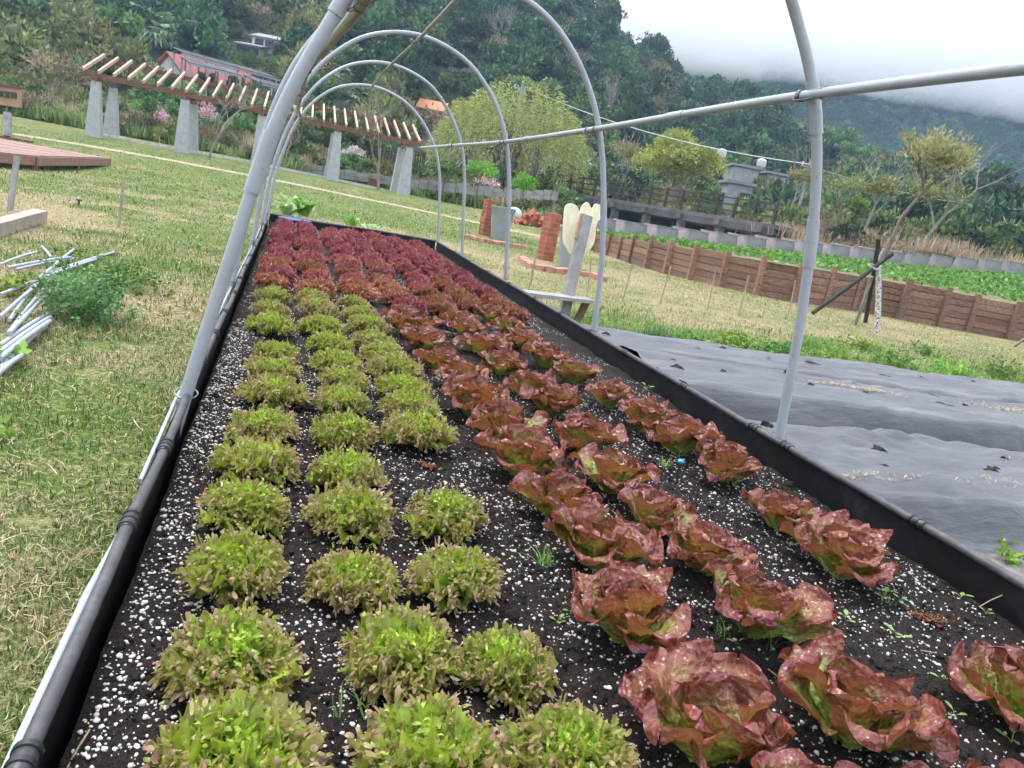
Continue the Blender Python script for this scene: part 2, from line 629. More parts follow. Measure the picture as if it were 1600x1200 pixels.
V1, F1 = blobs(np.stack([x, y, soil_z(x, y)], 1), rad, 3, jit=.3)
tag(inbed(link('soil_crumbs', np_mesh('soil_crumbs', V1, F1, M_soil, False))), 'dark crumbs of peat on the bed', kind='stuff')

# ---- fabric walls
k = NT('black_fabric')
pos = k.pos()
wv = k.n('TexWave', {'wave_type': 'BANDS', 'bands_direction': 'Z'}, Scale=120.0, Distortion=1.0)
k.set(wv.inputs['Vector'], pos)
dust = k.math('MULTIPLY', k.math('SUBTRACT', k.noise(7, 3, .65, pos), .5), 3, True)
k.bs(Base_Color=k.mix(dust, (.009, .009, .011), (.030, .030, .032)), Roughness=.5, Specular_IOR_Level=.3)
k.bump(k.noise(5, 4, .5, pos), .35, .03)
M_fabric = k.m
k = NT('rim_fabric_sleeve')
pos = k.pos()
d2 = k.math('MULTIPLY', k.math('SUBTRACT', k.noise(14, 5, .7, pos), .45), 3, True)
k.bs(Base_Color=k.mix(d2, (.045, .045, .05), (.11, .108, .11)), Roughness=.55, Specular_IOR_Level=.5)
k.bump(k.noise(220, 3, .6, pos), .35, .003)
M_rim = k.m
M_clip = simple('black_clip_plastic', (.035, .037, .042), .38, .15, 30)
M_clipring = simple('black_clip_ring', (.010, .010, .012), .4, .15, 30)
k = NT('grey_pvc_pipe')
pos = k.pos()
st = k.math('MULTIPLY', k.math('SUBTRACT', k.noise(6, 5, .7, pos), .5), 4, True)
sc_ = k.math('MULTIPLY', k.math('SUBTRACT', k.noise(38, 3, .7, pos), .62), 9, True)
cpv = k.mix(k.math('MULTIPLY', st, .55), (.34, .36, .39), (.25, .255, .25))
cpv = k.mix(k.math('MULTIPLY', sc_, .5), cpv, (.14, .12, .09))
k.bs(Base_Color=cpv, Roughness=k.math('ADD', .36, k.math('MULTIPLY', st, .25)), Specular_IOR_Level=.5)
M_pvc = k.m
M_pvcw = simple('weathered_white_pipe', (.37, .41, .45), .45, .12, 7.0)


def wall_sheet(name, x, side, ylo, yhi):
    ys = np.arange(ylo, yhi + .01, .12)
    zs = np.linspace(0.0, ZR - .012, 7)
    Y, Z = np.meshgrid(ys, zs)
    n = vnoise(Y, Z * 2, 1.3, 61)
    X = x + side * (.012 + .035 * (n - .5) * np.sin(np.pi * Z / ZR))
    V = np.stack([X.ravel(), Y.ravel(), Z.ravel()], 1)
    ny, nz_ = len(ys), len(zs)
    i = (np.arange(nz_ - 1)[:, None] * ny + np.arange(ny - 1)[None]).ravel()
    V2 = V.copy()
    V2[:, 0] += side * .012
    F = np.stack([i, i + 1, i + ny + 1, i + ny], 1)
    return inbed(link(name, np_mesh(name, np.concatenate([V, V2]), np.concatenate([F, F[:, ::-1] + len(V)]), M_fabric, True)))


wall_sheet('side_wall', XL, -1, YN, YF)
wall_sheet('side_wall', XR, 1, YN, YF)
mb = MB()
for i in range(24):
    x0, x1 = lerp(XL, XR, i / 24), lerp(XL, XR, (i + 1) / 24)
    z0, z1 = (ZR + .05 * math.sin(i * .9) * .3, ZR + .05 * math.sin((i + 1) * .9) * .3)
    mb.poly([(x0, YF, 0), (x1, YF, 0), (x1, YF, z1), (x0, YF, z0), (x0, YF + .015, 0), (x1, YF + .015, 0), (x1, YF + .015, z1), (x0, YF + .015, z0)],
            [(0, 1, 2, 3), (5, 4, 7, 6), (3, 2, 6, 7)])
inbed(mb.build('end_wall', M_fabric))


def rim(name, x, rad, wob):
    ys = np.arange(YN, YF + .01, .12)
    pts = [(x + wob * (vnoise(yy, x, .7, 71) - .5), yy, ZR + .4 * wob * (vnoise(yy, x, .9, 72) - .5)) for yy in ys]
    rs = [rad * (1 + .16 * (float(vnoise(yy, 3.3, 4, 73)) - .5)) for yy in ys]
    return inbed(MB().tube(pts, rs, 14).build(name, M_rim, None, True)), pts


rl, ptsL = rim('rim_pipe', XL, .0165, .03)
rr, ptsR = rim('rim_pipe', XR, .0185, .03)
inbed(MB().tube([(XL, YF, ZR), (.6, YF, ZR - .01), (1.6, YF, ZR + .01), (XR, YF, ZR)], .022, 10).build('rim_pipe', M_rim, None, True))


def rim_at(pts, y):
    a = np.array(pts)
    return np.array([np.interp(y, a[:, 1], a[:, 0]), y, np.interp(y, a[:, 1], a[:, 2])])


clip_sleeve = MB().tube([(0, -.045, 0), (0, -.04, 0), (0, .04, 0), (0, .045, 0)], [.019, .0215, .0215, .019], 16).mesh('clip', M_clip, True)
clip_ring = MB().tube([(0, -.008, 0), (0, -.006, 0), (0, .006, 0), (0, .008, 0)], [.021, .0250, .0250, .021], 16).mesh('clip_ring', M_clipring, True)
for pts, ysl in ((ptsL, (1.19, 2.1, 2.68, 3.42, 3.86, 4.5, 5.15, 5.9, 6.6, 7.4, 8.2, 9.1, 10, 11, 12, 13)),
                 (ptsR, (1.7, 2.4, 3.36, 3.68, 4.55, 5.55, 6.35, 7.2, 8.1, 9.2, 10.3, 11.5, 12.7))):
    for y in ysl:
        c = rim_at(pts, y)
        o = inbed(link('clip', clip_sleeve, None, c))
        for dy in (-.034, .0, .036): link('clip_ring', clip_ring, o, (0, dy, 0))
# pale pipe lashed outside the left rim
mb = MB()
mb.tube([(XL - .026, .6, .405), (XL - .034, 1.3, .412), (XL - .038, 1.8, .41), (XL - .028, 2.35, .38)], .012, 10)
inbed(mb.build('outer_pipe', M_pvcw, None, True))
mb = MB()
mb.tube([(XL - .045, 2.5, .40), (XL - .05, 3.3, .425), (XL - .045, 4.2, .41), (XL - .05, 6, .42), (XL - .045, 9, .41), (XL - .05, 13, .42)], .008, 8)
inbed(mb.build('outer_pipe', M_pvcw, None, True))

# ---- hoops
HPROF = [(1.68, -.05), (1.60, .45), (1.53, 1.1), (1.44, 1.65), (1.33, 2.05), (1.19, 2.36), (.97, 2.67), (.67, 2.93), (.34, 3.07), (0, 3.12)]


def smooth_path(P, n):
    P = np.array(P, float)
    d = np.concatenate([[0], np.cumsum(np.linalg.norm(np.diff(P, axis=0), axis=1))])
    # Catmull-Rom through the points
    out_ = []
    for t in np.linspace(0, d[-1], n):
        i = min(max(np.searchsorted(d, t) - 1, 0), len(P) - 2)
        u = (t - d[i]) / (d[i + 1] - d[i])
        p0, p1, p2, p3 = P[max(i - 1, 0)], P[i], P[i + 1], P[min(i + 2, len(P) - 1)]
        out_.append(.5 * (2 * p1 + (p2 - p0) * u + (2 * p0 - 5 * p1 + 4 * p2 - p3) * u * u + (3 * p1 - p0 - 3 * p2 + p3) * u ** 3))
    return np.array(out_)


M_strap = simple('dull_wire', (.20, .20, .19), .4, .2, 20, metallic=.6)
HOOPS = [(3.3, 3.5, 'nearest the camera, its top out of sight'), (6.4, 6.4, 'second from the camera'), (9.6, 9.6, 'third from the camera'),
         (12.2, 12.4, 'fourth from the camera'), (14.68, 14.68, 'farthest, at the back end')]
hoop_paths = []
for hi, (yl, yr, txt) in enumerate(HOOPS):
    cx, hs = 1.225, (1.0, 1.0, 1.01, 1.0, .96)[hi]
    P = [(cx - hx, yl if i < 7 else (yl + yr) / 2, hz * hs) for i, (hx, hz) in enumerate(HPROF)] + [(cx + hx, yr if i < 7 else (yl + yr) / 2, hz * hs) for i, (hx, hz) in enumerate(HPROF[:-1])][::-1]
    P = np.array(P)
    if hi == 0:     # the near hoop's left leg leans further in
        P[:10, 0] = (-.42, -.34, -.20, -.075, .085, .24, .47, .77, 1.0, 1.225)
        P[:10, 2] = (-.05, .43, 1.1, 1.65, 2.05, 2.36, 2.67, 2.93, 3.05, 3.12)
    P[:, 0] += np.where((P[:, 2] > .6) & (hi > 0), .02 * np.sin(P[:, 2] * 2 + hi), 0)
    sp = smooth_path(P, 90)
    hoop_paths.append(sp)
    h = empty('pipe_hoop', (cx, (yl + yr) / 2, 0), 'grey plastic pipe hoop over the lettuce bed, ' + txt, 'hoop', 'pipe hoops over the bed')
    loc = np.array([cx, (yl + yr) / 2, 0])
    MB().tube(sp - loc, .0275 if hi == 0 else .026, 14).build('pipe', M_pvc, h, True)
    for fr in ((.2, .79, .30, .70) if hi == 0 else (.2, .8)):
        i = int(fr * 89)
        MB().tube((sp - loc)[i - 1:i + 3], .033 if hi == 0 else .030, 14).build('pipe_coupling', M_pvc, h, True)
    for sgn in (0, 1):
        j = np.argmin(np.abs(sp[:45, 2] - .43)) if sgn == 0 else 89 - np.argmin(np.abs(sp[::-1][:45, 2] - .43))
        a = sp[j] - loc
        ring = [a + np.array([.046 * math.cos(t), .046 * math.sin(t), .01 * math.sin(t)]) for t in np.linspace(0, 6.28, 13)]
        MB().tube(ring, .004, 6).build('tie_wire', M_strap, h, True)


def along(px, side):
    """point on each hoop at height fraction for a purlin"""
    return px


def purlin(name, xs_, zs_, rad, label, mat):
    pts = []
    for (yl, yr, _), xx, zz in zip([(.2, .2, '')] + HOOPS, xs_, zs_): pts.append((xx, yl if xx < 1 else yr, zz))
    pts = [p for p in pts if p[0] > -90]
    sp = smooth_path(pts, 70)
    e = empty(name, (sp[0][0], sp[0][1], sp[0][2]), label, 'pipe', 'lengthwise pipes tied to the hoops')
    MB().tube(sp - sp[0], rad, 12).build('pipe', mat, e, True)
    for p in pts[1:]:
        a = np.array(p) - sp[0]
        for dy in (-.12, .06):
            MB().tube([a + (0, dy - .012, 0), a + (0, dy + .012, 0)], rad + .006, 12).build('band', M_strap, e, True)
        ring = [a + np.array([.05 * math.cos(t) * (1 if t < 3.3 else .8), .10 * math.sin(t), .035 * math.cos(t)]) for t in np.linspace(0, 6.28, 13)]
        MB().tube(ring, .0035, 6).build('tie_wire', M_strap, e, True)
    for yy in (1.7, 4.9, 8.3):
        j = int(np.argmin(np.abs(sp[:, 1] - yy)))
        MB().tube((sp - sp[0])[j:j + 2], rad + .005, 12).build('pipe_coupling', mat, e, True)
    return e


M_purl = simple('dull_steel_pipe', (.30, .30, .295), .45, .12, 6, .1, .002, metallic=.15, col2=(.20, .195, .18))
purlin('side_rail_pipe', (2.05, 2.43, 2.40, 2.47, 2.36, 2.20), (2.14, 2.27, 2.19, 2.165, 2.14, 2.10), .025, 'grey rail pipe tied along the right shoulder of the hoops', M_pvc)
purlin('ridge_pipe', (1.15, 1.15, 1.13, 1.22, 1.18, 1.16), (2.98, 3.07, 2.99, 3.07, 3.03, 2.92), .020, 'thin ridge pipe running along the tops of the hoops', M_purl)
purlin('side_rail_pipe', (.22, .19, .03, .0, -.02, .04), (2.05, 2.13, 2.17, 2.22, 2.22, 2.2), .025, 'grey rail pipe tied along the left shoulder of the hoops', M_purl)
# ================================================================== LETTUCES
def leaf_mat(name, stops, vein, rough, trans, tcol, blister, bscale, under=None):
    """stops: colours along 't' (0 heart .. 1 margin)"""
    k = NT(name)
    t = k.attr('t')
    v = k.attr('vv')
    u = k.attr('uu')
    oc = k.objco()
    rnd = k.rand()
    n1 = k.noise(30, 2, .6, oc)
    tt = k.math('ADD', t, k.math('MULTIPLY', k.math('SUBTRACT', n1, .5), .5))
    tt = k.math('ADD', tt, k.math('MULTIPLY', k.math('SUBTRACT', rnd, .5), .3), True)
    col = k.ramp(tt, stops)
    if under: col = k.mix(k.n('NewGeometry').outputs['Backfacing'], col, k.ramp(tt, under))
    if vein:
        ph = k.math('SUBTRACT', k.math('MULTIPLY', v, 6.0), k.math('MULTIPLY', u, 2.2))
        saw = k.math('ABSOLUTE', k.math('SUBTRACT', k.math('FRACT', ph), .5))
        side = k.math('MULTIPLY', k.math('SUBTRACT', .07, saw), 14, True)
        mid = k.math('MULTIPLY', k.math('SUBTRACT', .07, u), 16, True)
        vn = k.math('MULTIPLY', k.math('MAXIMUM', k.math('MULTIPLY', side, .85), mid), k.math('SUBTRACT', 1.15, v), True)
        vn = k.math('MULTIPLY', vn, k.math('SUBTRACT', 1.35, t), True)
        col = k.mix(k.math('MULTIPLY', vn, .85), col, vein)
    col = k.hsv(col, k.math('ADD', .5, k.math('MULTIPLY', k.math('SUBTRACT', rnd, .5), .03)), 1.0, k.math('ADD', .85, k.math('MULTIPLY', rnd, .35)))
    k.bs(Base_Color=col, Roughness=rough, Specular_IOR_Level=.5)
    vor = k.n('TexVoronoi', {'feature': 'F1'}, Scale=bscale)
    k.set(vor.inputs['Vector'], oc)
    k.bump(k.math('ADD', vor.outputs['Distance'], k.math('MULTIPLY', k.noise(bscale * 1.6, 1, .6, oc), .6)), blister, .0065)
    k.translucent(k.mix(.5, col, tcol), trans)
    return k.m


M_red = leaf_mat('red_lettuce_leaf', [(0, (.30, .46, .07)), (.36, (.27, .31, .07)), (.55, (.24, .125, .055)), (.76, (.21, .062, .048)), (1, (.15, .034, .036))],
                 (.50, .46, .17), .2, .22, (.42, .18, .03), 1.0, 62,
                 [(0, (.36, .52, .09)), (.36, (.35, .40, .08)), (.58, (.30, .17, .05)), (.8, (.26, .085, .045)), (1, (.20, .05, .04))])
M_frill = leaf_mat('green_frilled_leaf', [(0, (.40, .62, .05)), (.42, (.38, .54, .06)), (.62, (.27, .29, .06)), (.80, (.27, .185, .085)), (1, (.34, .20, .135))],
                   None, .42, .3, (.48, .62, .06), .25, 60)
M_crimson = leaf_mat('crimson_frilled_leaf', [(0, (.26, .24, .06)), (.3, (.26, .11, .07)), (.6, (.25, .05, .065)), (1, (.37, .115, .13))],
                     None, .32, .25, (.45, .10, .09), .3, 60)
M_bronze = leaf_mat('bronze_frilled_leaf', [(0, (.28, .34, .05)), (.35, (.28, .20, .06)), (.65, (.27, .085, .05)), (1, (.36, .12, .09))],
                    None, .36, .25, (.45, .18, .06), .3, 60)


def leaf_grid(L, W, th0, bend, cup, ruf, seed, nu=18, nv=24, curl=0.0):
    """broad lettuce leaf: base at origin, grows up/outwards in +Y"""
    r = np.random.default_rng(seed)
    u = np.linspace(-1, 1, nu)
    v = np.sin(np.linspace(0, 1, nv) ** .85 * np.pi / 2) * .999
    th = th0 + bend * v ** 1.6 - curl * sstep(.6, 1, v)
    dl = np.diff(v) * L
    sy = np.concatenate([[0], np.cumsum(np.sin(th[:-1]) * dl)])
    sz = np.concatenate([[0], np.cumsum(np.cos(th[:-1]) * dl)])
    wv = np.where(v < .62, .20 + .80 * sstep(0, .62, v), np.clip(1 - ((v - .62) / .38) ** 2.3, 0, 1) ** .5)
    wv = wv * W / 2
    U, Vv = np.meshgrid(u, v)
    wv_ = wv[:, None] * (1 + .07 * np.sin(Vv * 23 + r.uniform(0, 6) + U * 3))
    ph = r.uniform(0, 6, 6)
    edge = np.abs(U) ** 2.2
    tipe = sstep(.75, 1, Vv)
    rf = ruf * (edge * (np.sin(Vv * 12 + ph[0] + np.sign(U) * 1.7) + .45 * np.sin(Vv * 21 + ph[1] + U * 2)) * sstep(.15, .5, Vv) + tipe * np.sin(U * 5 + ph[2]) * .9)
    bl = .0042 * (np.sin(U * 9 + ph[3] + 4 * Vv) * np.sin(Vv * 21 + ph[4]) + .7 * np.sin(U * 16 + ph[5]) * np.sin(Vv * 33 + ph[1])) * sstep(.1, .4, Vv)
    nrm = cup * (U * wv_) ** 2 / (W / 2) + rf + bl - .006 * np.exp(-(U / .12) ** 2) * (1 - Vv)
    # twist
    tw = r.uniform(-.12, .12) * Vv * U * wv_
    X = U * wv_ + r.normal(0, .012) * Vv ** 2
    cs, sn = np.cos(th)[:, None], np.sin(th)[:, None]
    Y = sy[:, None] - cs * (nrm + tw)
    Z = sz[:, None] + sn * (nrm + tw)
    P = np.stack([X.ravel(), Y.ravel(), Z.ravel()], 1)
    i = (np.arange(nv - 1)[:, None] * nu + np.arange(nu - 1)[None]).ravel()
    F = np.stack([i, i + 1, i + nu + 1, i + nu], 1)
    t = np.clip(.02 + .80 * Vv ** 1.25 + .34 * np.abs(U) ** 1.5 * sstep(.15, .5, Vv) - .03, 0, 1)
    return P, F, t.ravel(), np.abs(U).ravel(), Vv.ravel()


def frill_leaf(L, th0, bend, seed, fan=1.0, nl=15, lob=1.0):
    """fan-shaped leaf with a tightly ruffled, jagged margin set with small curled lobes"""
    r = np.random.default_rng(seed)
    na, nr = 19, 6
    a = np.linspace(-fan, fan, na)
    rho = np.linspace(.10, .80, nr)
    A, Rr = np.meshgrid(a, rho)
    jag = 1 + (.10 * np.where(np.arange(na) % 2, 1, -1) + r.normal(0, .05, na))[None] * sstep(.45, .8, Rr)
    Rr = Rr * jag
    Aw = A * sstep(0, .5, Rr) * .95 + A * .05
    ph = r.uniform(0, 6, 4)
    yy = np.linspace(0, 1.3, 40)
    tt = th0 + bend * np.clip(yy, 0, 1.2) ** 1.4
    cy = np.concatenate([[0], np.cumsum(np.sin(tt[:-1]) * (yy[1] - yy[0]))])
    cz = np.concatenate([[0], np.cumsum(np.cos(tt[:-1]) * (yy[1] - yy[0]))])

    def emb(x, y, n):
        """leaf plane (x across, y along 0..1 of L, n normal) -> 3D with the bend"""
        y = np.asarray(y, float)
        ths = th0 + bend * np.clip(y, 0, 1.2) ** 1.4
        return np.stack([x, np.interp(y, yy, cy) * L - np.cos(ths) * n, np.interp(y, yy, cz) * L + np.sin(ths) * n], -1)

    def plane(A, Rr):
        x = np.sin(A) * Rr * L * .95
        y = np.cos(A * .8) * Rr
        n = L * (.20 * Rr ** 2 * np.sin(A * 5.5 + ph[0]) + .24 * Rr ** 3 * np.sin(A * 15 + ph[1]) + .10 * Rr ** 3 * np.sin(A * 29 + ph[2]) + .12 * np.abs(A) * Rr)
        return x, y, n
    x, y, n = plane(Aw, Rr)
    P = [emb(x.ravel(), y.ravel(), n.ravel())]
    T = [np.clip(.04 + Rr.ravel() ** 1.5 * .80, 0, 1)]
    i = (np.arange(nr - 1)[:, None] * na + np.arange(na - 1)[None]).ravel()
    F = [np.stack([i, i + 1, i + na + 1, i + na], 1)]
    off = na * nr
    for q in range(nl * 5):
        aa = r.uniform(-fan, fan) * 1.02
        row = q % 4
        rr0 = (.80, .76, .66, .52)[row] + r.uniform(-.05, .04)
        if row == 3: aa = math.copysign(fan * r.uniform(.85, 1.02), aa)
        ll = L * r.uniform(.08, .17) * lob
        ww = L * r.uniform(.015, .030) * lob
        el = r.uniform(-1.1, 1.4)
        da = aa * .9 + r.normal(0, .6)
        curl = r.uniform(-3.0, 3.0)
        x0, y0, n0 = [float(c) for c in plane(np.array(aa * sstep(0, .5, rr0)), np.array(rr0))]
        pts = []
        px, py, pn = x0, y0 * L, n0
        e = el
        for s_ in range(4):
            wdt = ww * (.7, 1.1, 1.2, .5)[s_]
            cx_, cy_ = math.cos(da), -math.sin(da)
            pts.append((px - cx_ * wdt, (py - cy_ * wdt) / L, pn + wdt * .6))
            pts.append((px + cx_ * wdt, (py + cy_ * wdt) / L, pn + wdt * .6 * math.sin(q)))
            px += math.sin(da) * math.cos(e) * ll / 3
            py += math.cos(da) * math.cos(e) * ll / 3
            pn += math.sin(e) * ll / 3
            e += curl / 3
        pts = np.array(pts)
        P.append(emb(pts[:, 0], pts[:, 1], pts[:, 2]))
        b = (.56, .52, .44, .42)[row] + r.normal(0, .07)
        T.append(np.repeat(np.array([b, b + .12, b + .30, b + .44]), 2))
        j = off + np.array([0, 2, 4])
        F.append(np.stack([j, j + 1, j + 3, j + 2], 1))
        off += 8
    P, F, T = np.concatenate(P), np.concatenate(F), np.concatenate(T)
    return P, F, np.clip(T, 0, 1), np.zeros(len(T)), T * 0 + .5


def as_mesh(name, d, mat):
    P, F, t, uu, vv = d
    return np_mesh(name, P, F, mat, True, {'t': t, 'uu': uu, 'vv': vv})


# variants of leaves by stage: heart, middle, outer
RED = [[leaf_grid(random.uniform(.085, .12), random.uniform(.085, .115), R_(random.uniform(2, 18)), R_(random.uniform(-5, 14)), 1.1, .008, 10 + i, curl=R_(random.uniform(-30, 45))) for i in range(5)],
       [leaf_grid(random.uniform(.155, .185), random.uniform(.135, .165), R_(random.uniform(18, 32)), R_(random.uniform(8, 28)), random.uniform(.55, 1.1), .011, 30 + i, curl=R_(random.uniform(-30, 40))) for i in range(7)],
       [leaf_grid(random.uniform(.18, .215), random.uniform(.15, .185), R_(random.uniform(40, 57)), R_(random.uniform(18, 46)), random.uniform(.1, .6), .0135, 50 + i, curl=R_(random.uniform(-25, 10))) for i in range(7)]]
FR = [[frill_leaf(random.uniform(.13, .16), R_(random.uniform(0, 12)), R_(random.uniform(-10, 15)), 70 + i, .75, 12) for i in range(4)],
      [frill_leaf(random.uniform(.16, .19), R_(random.uniform(16, 30)), R_(random.uniform(5, 25)), 80 + i, .95, 16) for i in range(6)],
      [frill_leaf(random.uniform(.165, .195), R_(random.uniform(42, 60)), R_(random.uniform(15, 35)), 90 + i, 1.05, 18) for i in range(6)]]
# margins of heart leaves stay greener
for d in FR[0]: d[2][:] *= .5
for d in RED[0]: d[2][:] *= .78
for d in FR[1]: d[2][:] *= .9
for d in FR[2]: d[2][:] = np.clip(d[2] * 1.05 + .03, 0, 1)
RED_M = [[as_mesh('leaf', d, M_red) for d in st] for st in RED]
FR_M = [[as_mesh('leaf', d, M_frill) for d in st] for st in FR]


def leaf_plan(seed, counts, rings, tilt=8):
    """(stage, variant, radius, azimuth, tilt, scale) in a spiral"""
    r = random.Random(seed)
    a = r.uniform(0, 6.28)
    out_ = []
    for st, (n, rad) in enumerate(zip(counts, rings)):
        for i in range(n):
            a += 2.39996 + r.uniform(-.25, .25)
            out_.append((st, r.randrange(100), rad * r.uniform(.6, 1.3), a, R_(r.uniform(-tilt, tilt)), r.uniform(.86, 1.14), R_(r.uniform(-tilt, tilt))))
    return out_


def plan_matrix(pl):
    st, vi, rad, a, tl, sc, rl = pl
    M = Matrix.Translation((-math.sin(a) * rad, math.cos(a) * rad, 0)) @ Matrix.Rotation(a, 4, 'Z') @ Matrix.Rotation(tl, 4, 'X') @ Matrix.Rotation(rl, 4, 'Y')
    return M @ Matrix.Scale(sc, 4)


def joined(name, plan, data, mat):
    Vs, Fs, ts, us, vs = [], [], [], [], []
    off = 0
    for pl in plan:
        d = data[pl[0]][pl[1] % len(data[pl[0]])]
        M = np.array(plan_matrix(pl))
        Vs.append(d[0] @ M[:3, :3].T + M[:3, 3])
        Fs.append(d[1] + off)
        off += len(d[0])
        ts.append(d[2]); us.append(d[3]); vs.append(d[4])
    return np_mesh(name, np.concatenate(Vs), np.concatenate(Fs), mat, True, {'t': np.concatenate(ts), 'uu': np.concatenate(us), 'vv': np.concatenate(vs)})


RED_CNT, RED_RING = (5, 7, 8), (.012, .022, .026)
FR_CNT, FR_RING = (7, 11, 12), (.012, .030, .034)
red_far = [joined('rosette', leaf_plan(500 + i, RED_CNT, RED_RING), RED, M_red) for i in range(4)]
fr_far = [joined('rosette', leaf_plan(600 + i, FR_CNT, FR_RING, 10), FR, M_frill) for i in range(4)]
cr_far = [joined('rosette', leaf_plan(700 + i, (6, 9, 10), FR_RING, 12), FR, M_crimson) for i in range(5)]
br_far = [joined('rosette', leaf_plan(720 + i, (6, 9, 10), FR_RING, 12), FR, M_bronze) for i in range(3)]


def lettuce(name, x, y, seed, scale, kind, label, group, near):
    r = random.Random(seed)
    z = float(soil_z(np.array(x), np.array(y))) - .004
    if near:
        e = empty(name, (x, y, z), label, 'lettuce', group, r.uniform(0, 6.28))
        e.scale = (scale, scale, scale * (1.12 if kind == 'red' else 1.05))
        cnt, ring, ms, tl = (RED_CNT, RED_RING, RED_M, 9) if kind == 'red' else (FR_CNT, FR_RING, FR_M, 11)
        for pl in leaf_plan(seed, cnt, ring, tl):
            o = link('leaf', ms[pl[0]][pl[1] % len(ms[pl[0]])], e)
            o.matrix_local = plan_matrix(pl)
        return e
    src = {'red': red_far, 'frill': fr_far, 'crimson': cr_far if r.random() < sstep(6.5, 10.5, y) * .85 + .1 else br_far}[kind]
    o = link(name, src[seed % len(src)], None, (x, y, z), (0, 0, r.uniform(0, 6.28)), scale * r.uniform(.93, 1.08))
    return tag(o, label, 'lettuce', group)


GCOL = [[(0.01, 1.28), (-0.02, 1.59), (-0.03, 2.0), (-0.04, 2.4), (-0.01, 2.79), (-0.0, 3.22), (0.03, 3.72), (0.01, 4.16), (0.02, 4.62), (-0.04, 5.24), (-0.05, 5.88), (-0.05, 6.5)],
        [(0.39, 1.24), (0.37, 1.59), (0.28, 1.96), (0.3, 2.37), (0.32, 2.77), (0.33, 3.21), (0.36, 3.66), (0.38, 4.08), (0.37, 4.51), (0.35, 4.95), (0.31, 5.48), (0.29, 6.1), (.27, 6.65)],
        [(0.70, 1.23), (0.64, 1.57), (0.60, 1.97), (0.64, 2.4), (0.67, 3.22), (0.68, 3.66), (0.71, 4.08), (0.72, 4.47), (0.69, 4.86), (0.65, 5.2), (0.65, 5.62), (0.64, 6.13), (0.62, 6.6)]]
RCOL = [[(1.06, 1.27), (1.05, 1.73), (1.15, 2.17), (1.13, 2.56), (1.1, 2.98), (1.14, 3.45), (1.07, 3.83), (1.09, 4.32), (1.06, 4.81), (1.03, 5.3), (1.0, 5.78), (1.02, 6.25)],
        [(1.17, .96), (1.51, 1.3), (1.52, 1.76), (1.56, 2.16), (1.52, 2.49), (1.5, 2.87), (1.56, 3.37), (1.58, 3.94), (1.56, 4.36), (1.52, 4.85), (1.54, 5.42), (1.5, 5.95), (1.52, 6.45)],
        [(1.57, .93), (2.17, 1.36), (2.19, 2.16), (2.18, 2.55), (2.23, 3.1), (2.18, 3.48), (2.12, 3.8), (2.07, 4.26), (2.03, 4.81), (1.98, 5.26), (1.96, 5.84), (1.98, 6.4), (1.96, 6.95)]]
GTXT = ['next to the left rim', 'second from the left rim', 'beside the red lettuces']
RTXT = ['beside the green lettuces', 'amid the red rows', 'nearest the right rim']
sd = 1000
for ci, c in enumerate(GCOL):
    for ri, (x, y) in enumerate(c):
        sd += 1
        lab = f'green frilled lettuce, {ORD[ri]} from the camera in the row {GTXT[ci]}'
        lettuce('frilled_lettuce', x, y, sd, random.Random(sd).uniform(.80, .95), 'frill', lab, 'green frilled lettuces in three rows', y < 3.9)
for ci, c in enumerate(RCOL):
    for ri, (x, y) in enumerate(c):
        sd += 1
        lab = f'glossy red lettuce, {ORD[ri]} from the camera in the row {RTXT[ci]}'
        lettuce('red_lettuce', x, y, sd, random.Random(sd).uniform(.92, 1.08), 'red', lab, 'glossy red lettuces in three rows', y < 4.7)
# crimson plants filling the far end
xcols = [-.05, .33, .71, 1.10, 1.49, 1.88, 2.27]
for ci, xc in enumerate(xcols):
    y = (7.0, 7.15, 7.1, 6.75, 6.95, 7.45, 7.2)[ci]
    ri = 0
    while y < 14.2:
        sd += 1
        lettuce('crimson_lettuce', xc + random.uniform(-.04, .04), y, sd, random.uniform(.84, 1.04), 'crimson',
                f'dark crimson frilled lettuce, {ORD[ri]} plant of its row, {ORD[ci]} row from the left rim', 'crimson frilled lettuces at the far end', False)
        y += random.uniform(.38, .46)
        ri += 1
# ================================================================== MULCH FILM FIELD (right of the bed)
def film_h(x, y):
    h = 0
    for y0, y1, hh in ((3.05, 4.60, .24), (4.62, 6.30, .33), (6.32, 7.66, .30)):
        h = h + hh * sstep(y0, y0 + .22, y) * (1 - sstep(y1 - .20, y1, y))
    wr = vnoise(x * .30 + y * .2, y * 2.2 - x * .22, 1.5, 91, 3) - .5
    wr2 = vnoise(x * 1.5 - y, y * 1.0 + x * .2, 5.0, 92, 2) - .5
    sl = sstep(.02, .10, h) * (1 - sstep(.20, .30, h))
    cr = np.abs(vnoise(x * 1.3 + y * 2.0, y * .7 - x * .25, 2.6, 94, 2) - .5)
    return .16 * (cr - .12) * sl + h * (1 + .10 * np.sin(x * .7 + y)) + .11 * wr * sstep(.02, .15, h) + .03 * wr2 + .03


